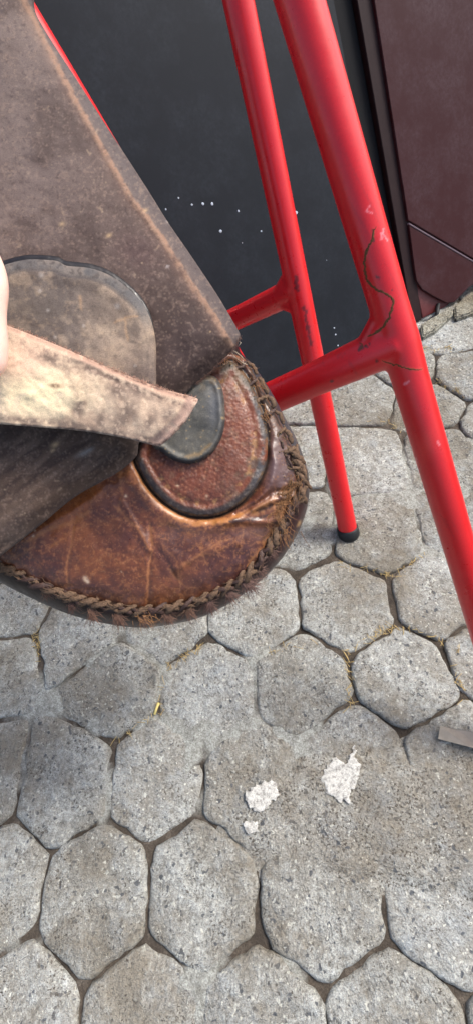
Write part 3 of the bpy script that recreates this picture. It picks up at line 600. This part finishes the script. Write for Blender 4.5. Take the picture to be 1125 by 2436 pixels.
def c_cres(px, py, d):
    c = np.tile(np.array((114, 62, 42))/255., (len(px), 1)); n2 = fbm(px, py, 24, 12, 5)
    c = mixc(c, .8*ss(.45, .7, n2), (84, 46, 36)); c = mixc(c, .7*spot(px, py, 565, 1000, 26, 80, -8), (126, 68, 46)); c = mixc(c, .5*spot(px, py, 470, 1140, 70, 30), (118, 62, 44))
    c = mixc(c, .75*spot(px, py, 590, 1130, 34, 70, 25)*ss(.3, .6, n2), (92, 84, 72)); c = mixc(c, .5*ss(.55, .75, fbm(px, py, 12, 19)), (128, 98, 72))
    # dimpled pigskin dots
    u = px*.82+py*.57; v_ = -px*.57+py*.82; st_ = (np.floor(v_/11.) % 2)*6.; dx = (u+st_+14*fbm(px, py, 34, 5)) % 12-6; dy = (v_+4*fbm(px, py, 16, 511)) % 11-5.5
    dots = np.exp(-(dx**2+dy**2)/7); c = mixc(c, .2*(1-dots)*ss(24, 40, d), (74, 38, 28)); c = mixc(c, (.15+.6*ss(.35, .65, fbm(px, py, 11, 510)))*dots*ss(24, 40, d)*ss(.32, .45, fbm(px, py, 30, 7)), (170, 116, 84))
    rim = ss(23, 14, d)*(py > 1090)+ss(20, 10, d)*(py <= 1090); rim = rim*ss(.30, .5, fbm(px, py, 26, 89)+.22*ss(560, 400, px)+.2*ss(1150, 1220, py)); c = mixc(c, .88*rim, (48, 42, 40)); c = mixc(c, .7*rim*ss(580, 612, px), (86, 84, 86)); c = mixc(c, .5*rim*ss(.5, .7, fbm(px, py, 9, 90)), (104, 92, 78))
    c = mixc(c, .6*ss(10, 4, abs(d-32))*ss(.5, .65, fbm(px, py, 10, 77)), (170, 130, 80)); c = mixc(c, .7*ss(8, 2, d)*ss(.45, .65, fbm(px, py, 12, 76)), (128, 98, 66))
    top = ss(960, 890, py)*ss(500, 560, px); c = mixc(c, .75*top*ss(.3, .6, n2), (104, 82, 56)); c = mixc(c, .6*top*rim, (70, 66, 60))
    return mixc(c, .9*spot(px, py, 423, 1156, 5, 2)+.9*spot(px, py, 492, 1180, 3), (205, 180, 150))
cres = sheet('crescent_pad', CRES, h_cres, c_cres, M_pig, saddle, 12, 3.4, edge=(7, 10))
def h_tong(px, py, d): return h_base(px, py)+20+12*(1-np.exp(-d/14))+6*np.exp(-((d-10)/8)**2)-9*spot(px, py, 455, 1040, 50, 34, -40)+(fbm(px, py, 40, 3)-.5)*5
def c_tong(px, py, d):
    c = np.tile(np.array((80, 78, 72))/255., (len(px), 1)); c = mixc(c, .7*ss(15, 2, d), (42, 44, 48)); c = mixc(c, .5*ss(.62, .78, fbm(px, py, 6, 92, 3)), (128, 118, 98)); c = mixc(c, .5*ss(.62, .78, fbm(px, py, 8, 93, 3)), (52, 52, 50)); c = mixc(c, .6*ss(.5, .75, fbm(px, py, 22, 9)), (104, 98, 86))
    c = mixc(c, .6*spot(px, py, 510, 960, 18, 55), (70, 74, 84)); c = mixc(c, .8*stroke(px, py, [(440, 1086), (475, 1080), (505, 1055)], 4), (132, 108, 76)); c = mixc(c, .7*ss(945, 905, py)*ss(.4, .6, fbm(px, py, 9, 2)), (116, 98, 74))
    return mixc(c, .8*(fbm(px, py, 4, 50) > .76), (150, 128, 92))
tong = sheet('tongue_tab', TONG, h_tong, c_tong, M_tongue, saddle, 10, 3.6, edge=(6, 8))

# --- big suede flap over the seat
FL = [(345, 440), (400, 528), (455, 608), (520, 706), (562, 778), (571, 796), (569, 812), (553, 833), (505, 880), (465, 914), (420, 962), (372, 1015), (334, 1050), (329, 1068), (323, 1088), (281, 1124), (180, 1182), (100, 1247), (0, 1324), (-120, 1405),
      (-260, 1300), (-330, 900), (-300, 400), (-200, 60), (60, -60), (90, 40), (200, 215)]
def h_flap(px, py, d):
    h = 92+38*(1-np.exp(-d/70))+22*ss(0, 500, 570-px); h = h+10*ss(60, 30, d)*0
    h = h+(fbm(px, py, 160, 6)-.5)*18+(fbm(px, py, 30, 16)-.5)*4+(fbm(px, py, 8, 26)-.5)*1.2
    e = dseg(px, py, [(90, 40), (200, 215), (310, 470), (440, 640), (550, 822)])[0]
    cr = dseg(px, py, [(130, 150), (310, 468), (380, 560), (462, 675), (520, 760), (555, 826)])[0]
    return h+4*np.exp(-(cr/8)**2)-14*ss(40, 0, d)
CREASE = [(60, 0), (170, 220), (310, 468), (345, 512), (392, 575), (432, 640), (472, 700), (510, 752), (535, 795), (553, 824)]
def c_flap(px, py, d):
    c = np.tile(np.array((82, 66, 60))/255., (len(px), 1)); n1 = fbm(px, py, 110, 51); n2 = fbm(px, py, 34, 52, 5)
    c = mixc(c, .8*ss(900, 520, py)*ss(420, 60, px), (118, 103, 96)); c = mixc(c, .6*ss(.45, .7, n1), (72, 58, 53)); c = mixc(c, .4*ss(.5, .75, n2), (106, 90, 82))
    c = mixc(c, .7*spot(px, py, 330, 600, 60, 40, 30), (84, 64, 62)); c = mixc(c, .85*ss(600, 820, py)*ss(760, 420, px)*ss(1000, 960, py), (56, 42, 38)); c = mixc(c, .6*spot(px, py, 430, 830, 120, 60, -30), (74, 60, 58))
    low = ss(980, 1040, py); c = mixc(c, .85*low, (88, 70, 58)); u = px*.8-py*.6; v_ = px*.6+py*.8
    c = mixc(c, .75*low*ss(.45, .68, fbm(u/5., v_, 20, 53)), (62, 48, 42)); c = mixc(c, .55*low*ss(.5, .72, fbm(u/6., v_, 14, 54)), (112, 93, 80))
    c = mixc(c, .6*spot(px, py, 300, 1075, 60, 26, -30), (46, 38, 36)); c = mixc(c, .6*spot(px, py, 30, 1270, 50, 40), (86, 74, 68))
    dd, t = dseg(px+7*(fbm(px, py, 9, 2)-.5), py+7*(fbm(px, py, 9, 3)-.5), CREASE); c = mixc(c, .85*ss(11, 3, dd)*ss(.2, .5, fbm(px, py, 13, 4)), (166, 132, 106)); c = mixc(c, .5*np.exp(-(dd/16)**2), (134, 104, 88))
    out = (dd > 6) & (px > np.interp(py, [p[1] for p in CREASE], [p[0] for p in CREASE])) & (py < 830); c = mixc(c, .6*out, (92, 86, 86)); c = mixc(c, .5*ss(8, 2, d), (84, 74, 72))
    c = mixc(c, .35*ss(.66, .82, fbm(px, py, 5, 401, 2)), (136, 118, 106)); c = mixc(c, .35*ss(.66, .82, fbm(px, py, 5.5, 402, 2)), (56, 44, 42))
    vein = 1-np.abs(2*fbm(px, py, 26, 403, 5)-1); c = mixc(c, .35*ss(.93, .995, vein), (150, 126, 110))
    for k in range(110):
        x, y = random.uniform(0, 560), random.uniform(200, 1280); a = random.choice((random.uniform(0, 3.1), -.7)); L_ = random.uniform(3, 22)
        c = mixc(c, random.uniform(.25, .75)*stroke(px, py, [(x, y), (x+L_*math.cos(a), y+L_*math.sin(a))], random.uniform(1.6, 2.6), 1, k), (168, 144, 118) if k % 4 else (54, 42, 42))
    for x, y, r_, k in ((132, 1058, 10, 1), (126, 1072, 6, 1), (200, 1078, 22, 2), (215, 1070, 10, 2), (404, 525, 7, 3), (347, 500, 6, 1), (399, 634, 4, 3), (148, 533, 7, 1), (500, 790, 3, 1), (260, 560, 8, 1)):
        c = mixc(c, (.8 if k != 2 else .55)*spot(px, py, x, y, r_, r_*(.35 if k == 2 else .6), -25), (190, 160, 120) if k == 1 else (150, 148, 145) if k == 2 else (215, 212, 210))
    return mixc(c, .4*(fbm(px, py, 4, 60) > .76), (150, 130, 112))
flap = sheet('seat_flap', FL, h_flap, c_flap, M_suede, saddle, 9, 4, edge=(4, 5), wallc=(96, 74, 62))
# --- round fender tab with its bevelled rim
DI = [(-60, 660), (0, 634), (60, 618), (110, 618), (140, 622), (160, 632), (215, 638), (262, 655), (305, 685), (340, 722), (362, 768), (371, 815), (372, 870), (369, 930), (340, 1000), (200, 1020), (0, 990), (-100, 900)]
DI_C = catmull(DI, True, 8)
def h_disc(px, py, d): return 178+6*ss(0, 20, d)+1*ss(22, 30, d)-4*ss(30, 60, d)+(fbm(px, py, 60, 5)-.5)*10+20*ss(350, 0, px)
def c_disc(px, py, d):
    c = np.tile(np.array((110, 99, 92))/255., (len(px), 1)); n = fbm(px, py, 46, 71, 5)
    c = mixc(c, .85*ss(140, 300, px), (168, 146, 124)); c = mixc(c, .55*ss(.44, .68, n), (100, 88, 80)); c = mixc(c, .6*ss(.5, .7, fbm(px, py, 30, 73, 4)), (168, 148, 126)); c = mixc(c, .7*ss(790, 900, py)*ss(250, 350, px), (88, 76, 72))
    c = mixc(c, .6*spot(px, py, 90, 740, 90, 60), (82, 74, 68)); c = mixc(c, .35*ss(.6, .76, fbm(px, py, 9, 405, 3)), (174, 150, 124)); c = mixc(c, .35*ss(.6, .76, fbm(px, py, 11, 406, 3)), (84, 74, 68))
    rim = ss(25, 19, d)*ss(800, 700, py); c = mixc(c, .9*rim*(.6+.6*fbm(px, py, 24, 500)), (86, 84, 84)); c = mixc(c, .5*rim*ss(.5, .7, n), (136, 122, 110)); c = mixc(c, .5*rim*ss(.6, .75, fbm(px, py, 6, 501, 2)), (60, 54, 52)); c = mixc(c, .7*rim*ss(300, 350, px), (92, 92, 94)); c = mixc(c, .6*ss(5, 0, abs(d-25))*ss(790, 700, py), (76, 72, 72))
    for x, y, r_ in ((99, 655, 6), (96, 692, 4), (115, 738, 4), (132, 802, 4), (280, 728, 6), (322, 870, 3), (200, 775, 3)): c = mixc(c, .6*spot(px, py, x, y, r_), (190, 184, 176))
    for pl in ([(298, 755), (302, 790), (306, 812)], [(190, 700), (196, 740)], [(270, 770), (300, 755), (330, 752)]): c = mixc(c, .5*stroke(px, py, pl, 3), (192, 152, 112))
    return c
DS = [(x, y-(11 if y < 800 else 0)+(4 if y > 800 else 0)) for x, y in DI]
sheet('tab_shadow', DS, lambda px, py, d: 150+20*ss(350, 0, px)+0*d, lambda px, py, d: np.tile(np.array((26, 22, 22))/255., (len(px), 1)), M_side, saddle, 8, 8, edge=(2, 3))  # dark sheet painting in the shadow line above the tab's rim
disc = sheet('fender_tab', DI, h_disc, c_disc, M_disc, saddle, 26, 4, edge=(3, 5), wallc=(40, 34, 34))
# --- pale suede strap held by the hand: its own object, it lifts away
strap = empty('suede_strap', Vector(WH(200, 950, 200)), 'pale tan suede strap lifted by the hand across the saddle', 'strap')
ST = [(0, 768), (60, 790), (130, 818), (200, 848), (262, 876), (330, 903), (385, 924), (430, 936), (466, 946), (471, 953), (464, 966), (443, 1000), (420, 1028), (396, 1050), (378, 1061), (360, 1058), (300, 1043), (200, 1026), (100, 1017), (0, 1009), (-160, 995), (-260, 940), (-260, 720), (-120, 730)]
TOPE = [(-200, 700), (0, 768), (130, 818), (262, 876), (385, 926), (470, 950)]; ENDE = [(470, 950), (443, 1000), (378, 1061)]
def h_strap(px, py, d):
    te = dseg(px, py, TOPE)[0]; ee = dseg(px, py, ENDE)[0]
    return 226+14*ss(450, 0, px)-12*ss(13, 4, te)-16*ss(30, 6, ee)+(fbm(px, py, 70, 5)-.5)*14+(fbm(px, py, 14, 15)-.5)*3+8*np.exp(-((te-90)/60)**2)
def c_strap(px, py, d):
    c = np.tile(np.array((190, 166, 142))/255., (len(px), 1)); n = fbm(px, py, 40, 81, 5); n2 = fbm(px, py, 14, 82, 4)
    te = dseg(px, py, TOPE)[0]; ee = dseg(px, py, ENDE)[0]
    c = mixc(c, .95*spot(px, py, 90, 935, 110, 62, 4), (252, 232, 186)); c = mixc(c, .8*spot(px, py, 60, 860, 70, 40), (226, 190, 164)); c = mixc(c, .6*ss(.5, .68, n)*ss(60, 200, px), (156, 130, 110))  # left end paled to paint in the patch of sunlight
    for x, y, rx, ry, a in ((300, 985, 22, 46, 35), (282, 930, 26, 20, 20), (190, 965, 14, 30, 10), (335, 935, 40, 12, 25), (360, 1000, 16, 26, 30), (400, 985, 12, 20, 30), (262, 1030, 60, 8, 6), (60, 1000, 90, 9, 5), (180, 1012, 60, 10, 8), (350, 1045, 30, 9, 14), (120, 855, 50, 12, 22), (215, 870, 40, 9, 22), (240, 1000, 14, 26, 20)):
        c = mixc(c, .85*spot(px, py, x, y, rx, ry, a)*ss(.3, .6, n2+.1), (104, 88, 78))
    c = mixc(c, .5*spot(px, py, 370, 960, 40, 26, 20), (206, 176, 150)); c = mixc(c, .85*spot(px, py, 133, 918, 13, 5, 5)*ss(.3, .5, n2+.1), (78, 52, 36))
    c = mixc(c, .9*ss(14, 7, te), (176, 142, 122)); c = mixc(c, .85*np.exp(-((te-19)/5)**2)*ss(150, 260, px)*ss(.35, .55, n2), (84, 68, 60)); c = mixc(c, .85*ss(30, 18, ee), (168, 138, 124))
    c = mixc(c, .7*np.exp(-((te-24)/6)**2)*ss(.5, .6, n2), (120, 98, 86))
    c = mixc(c, .8*ss(9, 3, d)*(py > 1000)*ss(.35, .6, n2), (96, 76, 66)); return mixc(c, .35*(n2 > .66), (226, 200, 172))
sheet('strap_body', ST, h_strap, c_strap, M_tan, strap, 14, 3.6, edge=(3, 4), wallc=(150, 116, 96))
# fuzz along cut edges
def fuzz(name, poly, hh, n, L0, m, parent, side=0, sp=3):
    V, Fc = [], []; C_ = catmull(poly, False, 3)
    for k in range(n):
        i = random.randrange(1, len(C_)-1); p_ = C_[i]; t = C_[i+1]-C_[i-1]; t /= np.linalg.norm(t)+1e-9; nn_ = np.array([t[1], -t[0]])*(1 if side == 0 else side)
        a = p_+rng.normal(0, sp*.5, 2); L_ = L0*random.uniform(.4, 1.2); b = a+(nn_*random.uniform(.3, 1)+t*random.uniform(-.8, .8))*L_
        A = WH(a[0], a[1], hh-2); Bq = WH(b[0], b[1], hh+random.uniform(-4, 6)); M_ = (A+Bq)/2+rng.normal(0, .0004, 3); tubeV([A, M_, Bq], [.00022, .00018, .00008], 3, V, Fc)
    o = child(put(name, mesh(name, V, Fc, False), m), parent); o['kind'] = 'stuff'; return o
fuzz('suede_fuzz', [(0, 768), (130, 818), (262, 876), (385, 925), (466, 947)], 218, 420, 7, plain('pink_fibre', srgb((176, 138, 118)), .9), strap)
fuzz('suede_fuzz', [(466, 950), (443, 1000), (380, 1060)], 200, 200, 5, plain('pink_fibre2', srgb((176, 138, 118)), .9), strap, -1)
fuzz('suede_fuzz', [(571, 800), (553, 833), (505, 880), (465, 914)], 92, 260, 5, M_darkhair, saddle)

# ---- lacing along the rim
LC = catmull(LACE[:25], False, 4); seg = np.r_[0, np.cumsum(np.linalg.norm(np.diff(LC, axis=0), axis=1))]
def lc(s): s = np.clip(s, 0, seg[-1]); return np.array([np.interp(s, seg, LC[:, 0]), np.interp(s, seg, LC[:, 1])])
def lnrm(s): t = lc(s+3)-lc(s-3); t /= np.linalg.norm(t)+1e-9; return np.array([t[1], -t[0]]), t     # outward, tangent
def thong(ctrl, rad, m, name, parent=saddle, k=7, jit=.6):
    P_ = []; c2 = catmull([(a, b) for a, b, _ in ctrl], False, 4); hs = np.interp(np.linspace(0, 1, len(c2)), np.linspace(0, 1, len(ctrl)), [c for *_, c in ctrl])
    rr = []
    for i, q in enumerate(c2):
        j_ = rng.normal(0, jit, 2); P_.append(WH(q[0]+j_[0], q[1]+j_[1], hs[i])); e = min(i, len(c2)-1-i)/max(1, len(c2)-1); rr.append(rad*U*(.55+.6*min(1, e*5))*random.uniform(.85, 1.15))
    V, Fc = tubeV(P_, [x*(1.45 if rad > 2 else 1) for x in rr], k)
    if rad > 2: V = [P_[i//k]+(q-P_[i//k])-cF*((q-P_[i//k])@cF)*.55 for i, q in enumerate(V)]      # flat strips of thong
    return child(put(name, mesh(name, V, Fc), m), parent)
total = seg[-1]; s = 250.
while s < total-10:      # overlapping plaited strands along the bottom and lower right
    n_, t_ = lnrm(s); o_ = lc(s); q = random.uniform(.85, 1.2)
    a = o_-n_*(10*q)-t_*4; b = o_+n_*(2*q)+t_*22*q; c_ = o_+n_*(12*q)+t_*44*q
    thong([(*a, 0), (*((a+b)/2-n_*1), 7), (*b, 11*q), (*((b+c_)/2), 6), (*c_, -8)], random.uniform(3.4, 5.6), M_lace if random.random() < .75 else M_lace2, 'lace_stitch', jit=.9)
    a = o_+n_*(11*q)+t_*2; b = o_+n_*1+t_*26*q; c_ = o_-n_*(9*q)+t_*50*q
    thong([(*a, -6), (*((a+b)/2), 6), (*b, 9), (*((b+c_)/2), 6), (*c_, 0)], random.uniform(2.4, 4.4), M_lace2 if random.random() < .6 else M_lace, 'lace_stitch', jit=.9)
    for _k in range(2):      # loose hairs of the worn thong
        h_ = o_+rng.normal(0, 7, 2); e = h_+t_*random.uniform(14, 40)+n_*random.uniform(-10, 14); thong([(*h_, 8), (*((h_+e)/2+n_*3), 15), (*e, 4)], .8, M_lace, 'loose_fibre', k=4, jit=.8)
    s += 32+random.uniform(-6, 8)
s = 24.
while s < 350:           # looser, half sunken stitches on the upper right flank
    n_, t_ = lnrm(s); o_ = lc(s); dp = random.uniform(16, 36); sk_ = random.uniform(-10, 12); ln = random.uniform(22, 44)
    a = o_+n_*6; b = o_-n_*dp+t_*sk_; c_ = b+t_*ln+n_*random.uniform(-4, 8); e = o_+n_*4+t_*(ln+random.uniform(-6, 10)); hb = random.uniform(12, 19)
    thong([(*a, 3), (*((a+b)/2+t_*random.uniform(-4, 4)), 13), (*b, hb), (*(b+t_*10), hb-3)], random.uniform(2.4, 3.6), M_lace2 if random.random() < .5 else M_lace, 'lace_stitch', jit=1.3)
    if random.random() < .6: thong([(*(b+t_*6), hb-2), (*((b+c_)/2+n_*3), hb+2), (*c_, hb-2)], random.uniform(2, 3.4), M_lace2, 'lace_stitch', jit=1.3)
    thong([(*(o_+n_*3), 4), (*(o_+n_*random.uniform(6, 10)+t_*14), 7), (*(o_+n_*3+t_*(ln+4)), 3)], random.uniform(3, 4.6), M_lace, 'lace_stitch', jit=1.3); s += ln+random.uniform(2, 14)
def tuft(x, y, dx, dy, n, L0, m, spread=.5, parent=saddle, h0=-6, name='hair_tuft', sig=4):
    V, Fc = [], []; base = math.atan2(dy, dx)
    for k in range(n):
        a = base+random.gauss(0, spread)*.8+.35*math.sin(k*.37)*(sig < 6); L_ = L0*random.uniform(.3, 1.2); sx, sy = x+random.gauss(0, sig), y+random.gauss(0, sig); cv = random.gauss(0, .25)
        pts = []
        for i in range(4):
            t = i/3; aa = a+cv*t; pts.append(WH(sx+math.cos(aa)*L_*t, sy+math.sin(aa)*L_*t, h0+4+7*t-(16 if sig < 6 else 6)*t*t+random.gauss(0, 1.5)))
        tubeV(pts, [.00030, .00026, .0002, .00008], 3, V, Fc, False)
    return child(put(name, mesh(name, V, Fc, False), m), parent)
for x, y, dx, dy, n, L_ in ((110, 1405, .2, 1, 60, 20), (168, 1436, .3, 1, 90, 24), (222, 1452, .3, 1, 110, 26), (284, 1462, .2, 1, 120, 26), (342, 1468, .3, .8, 80, 26), (398, 1456, .3, 1, 130, 28), (445, 1444, -.1, 1, 120, 28), (496, 1430, .2, 1, 140, 30), (542, 1406, .5, 1, 140, 28),
                          (584, 1386, .9, .6, 140, 32), (608, 1352, 1, .8, 130, 22), (632, 1308, 1, .7, 130, 23), (660, 1262, .8, .8, 60, 16)):
    tuft(x+random.uniform(-5, 5), y, dx+random.uniform(-.3, .3), dy, int(n*random.uniform(.7, 1.3)), L_*random.uniform(1.0, 1.4), M_darkhair if x > 560 or random.random() < .4 else M_hair)
for x, y, dx, dy, n, L_, m in ((345, 1462, .5, .9, 60, 34, M_fray), (352, 1468, 1, .2, 40, 26, M_fray), (676, 1262, .15, 1, 70, 46, M_fray), (690, 1180, -.8, .6, 120, 40, M_fray), (700, 1150, -.5, 1, 120, 36, M_fray), (664, 1215, .3, 1, 120, 36, M_fray), (640, 1262, -.3, 1, 90, 30, M_fray), (610, 1225, 1, -.4, 90, 50, M_fray),
                             (655, 1190, 1, -.5, 90, 46, M_fray), (560, 868, .4, 1, 100, 30, M_hair), (590, 905, .2, 1, 90, 30, M_fray), (535, 862, .2, .9, 90, 26, M_fray), (630, 985, .5, 1, 70, 26, M_fray)):
    tuft(x, y, dx, dy, int(n*.30), L_*.95, m, .55, h0=(16 if x > 600 and y < 1240 else 4), name='frayed_fibres', sig=11)
# grit stuck between crescent and lacing
V, Fc = [], []
for k in range(130):
    sidx = random.uniform(0, 400); n_, t_ = lnrm(sidx); q = lc(sidx)-n_*random.uniform(-4, 44); r_ = random.uniform(1, 3.2)*U; c_ = WH(q[0], q[1], 16+random.uniform(0, 8)); b0 = len(V)
    for v_ in ((1, 0, 0), (-1, 0, 0), (0, 1, 0), (0, -1, 0), (0, 0, 1), (0, 0, -1)): V.append(c_+np.array(v_)*r_*random.uniform(.6, 1.3))
    for t in ((0, 2, 4), (2, 1, 4), (1, 3, 4), (3, 0, 4), (2, 0, 5), (1, 2, 5), (3, 1, 5), (0, 3, 5)): Fc.append(tuple(b0+i for i in t))
o = child(put('grit', mesh('grit', V, Fc), plain('dry_mud', srgb((120, 98, 70)), .9, .2, .4, 900)), saddle); o['kind'] = 'stuff'
# loose threads at the flap corner
for pl in ([(552, 838, 90), (560, 850, 60), (575, 862, 30), (588, 868, 24)], [(556, 834, 92), (572, 846, 60), (580, 856, 30)], [(569, 812, 96), (573, 815, 96), (566, 824, 92)]): thong(pl, .9, M_thread, 'loose_thread', saddle, 4, .2)

# ================================================================ HAND
sk = plain('skin', srgb((246, 205, 188)), .5, .4, .06, 120, .15, .0004)  # pale tone has the sunlight on the hand put into its colour
skb = sk.node_tree.nodes['Principled BSDF']; skb.inputs['Subsurface Weight'].default_value = .15; skb.inputs['Subsurface Radius'].default_value = (.01, .004, .002)
J = {}; E_ = []
def jt(n, x, y, h, r_, par=None):
    J[n] = (len(J), WH(x, y, h), r_*U)
    if par: E_.append((J[par][0], J[n][0]))
jt('wrist', -330, 520, 230, 62); jt('fore', -560, 330, 180, 78, 'wrist'); jt('fore2', -900, 60, 100, 100, 'fore')
jt('palm', -240, 600, 250, 64, 'wrist'); jt('palm2', -190, 680, 245, 58, 'palm')
jt('t0', -150, 540, 290, 40, 'palm'); jt('t1', -62, 560, 312, 34, 't0'); jt('t2', -16, 655, 318, 31, 't1'); jt('t2b', -13, 700, 316, 30, 't2'); jt('t3', -18, 750, 312, 26.5, 't2b'); jt('t4', -10, 815, 304, 27.5, 't3'); jt('t5', -11, 868, 297, 27, 't4'); jt('t6', -22, 896, 292, 17, 't5')
for k, (y0, L_) in enumerate(((690, 1.0), (750, 1.12), (810, 1.05), (862, .85))):
    jt(f'f{k}a', -215+8*k, y0, 205, 30, 'palm2'); jt(f'f{k}b', -160, y0+22, 160, 25, f'f{k}a'); jt(f'f{k}c', -160+68*L_, y0+46, 168, 23, f'f{k}b'); jt(f'f{k}d', -160+100*L_, y0+60, 186, 20, f'f{k}c')
me = bpy.data.meshes.new('tmp'); me.from_pydata([tuple(a[1]) for a in J.values()], E_, []); o = bpy.data.objects.new('tmp', me); COL.objects.link(o)
md = o.modifiers.new('s', 'SKIN'); md.use_smooth_shade = True
for i, a in enumerate(J.values()): me.skin_vertices[0].data[i].radius = (a[2], a[2])
me.skin_vertices[0].data[0].use_root = True
md = o.modifiers.new('b', 'SUBSURF'); md.levels = 3; md.render_levels = 3
dg = bpy.context.evaluated_depsgraph_get(); m2 = bpy.data.meshes.new_from_object(o.evaluated_get(dg)); bpy.data.objects.remove(o); m2.name = 'person'
m2.polygons.foreach_set('use_smooth', [True]*len(m2.polygons)); m2.materials.clear()
hand = put('person', m2, sk); tag(hand, "thumb and hand, coloured pale as if sunlit, at the left edge pinching the suede strap", 'person')
bm = bmesh.new(); bmesh.ops.create_uvsphere(bm, u_segments=16, v_segments=10, radius=1)
for v_ in bm.verts: q = WH(-16+v_.co.x*15, 862+v_.co.y*24, 297+24*1.0+v_.co.z*4-abs(v_.co.x)**2*6); v_.co = Vector(q)
me = bpy.data.meshes.new('thumbnail'); bm.to_mesh(me); bm.free(); me.polygons.foreach_set('use_smooth', [True]*len(me.polygons))
put('thumbnail', me, plain('nail', srgb((246, 214, 200)), .25, .5), hand)
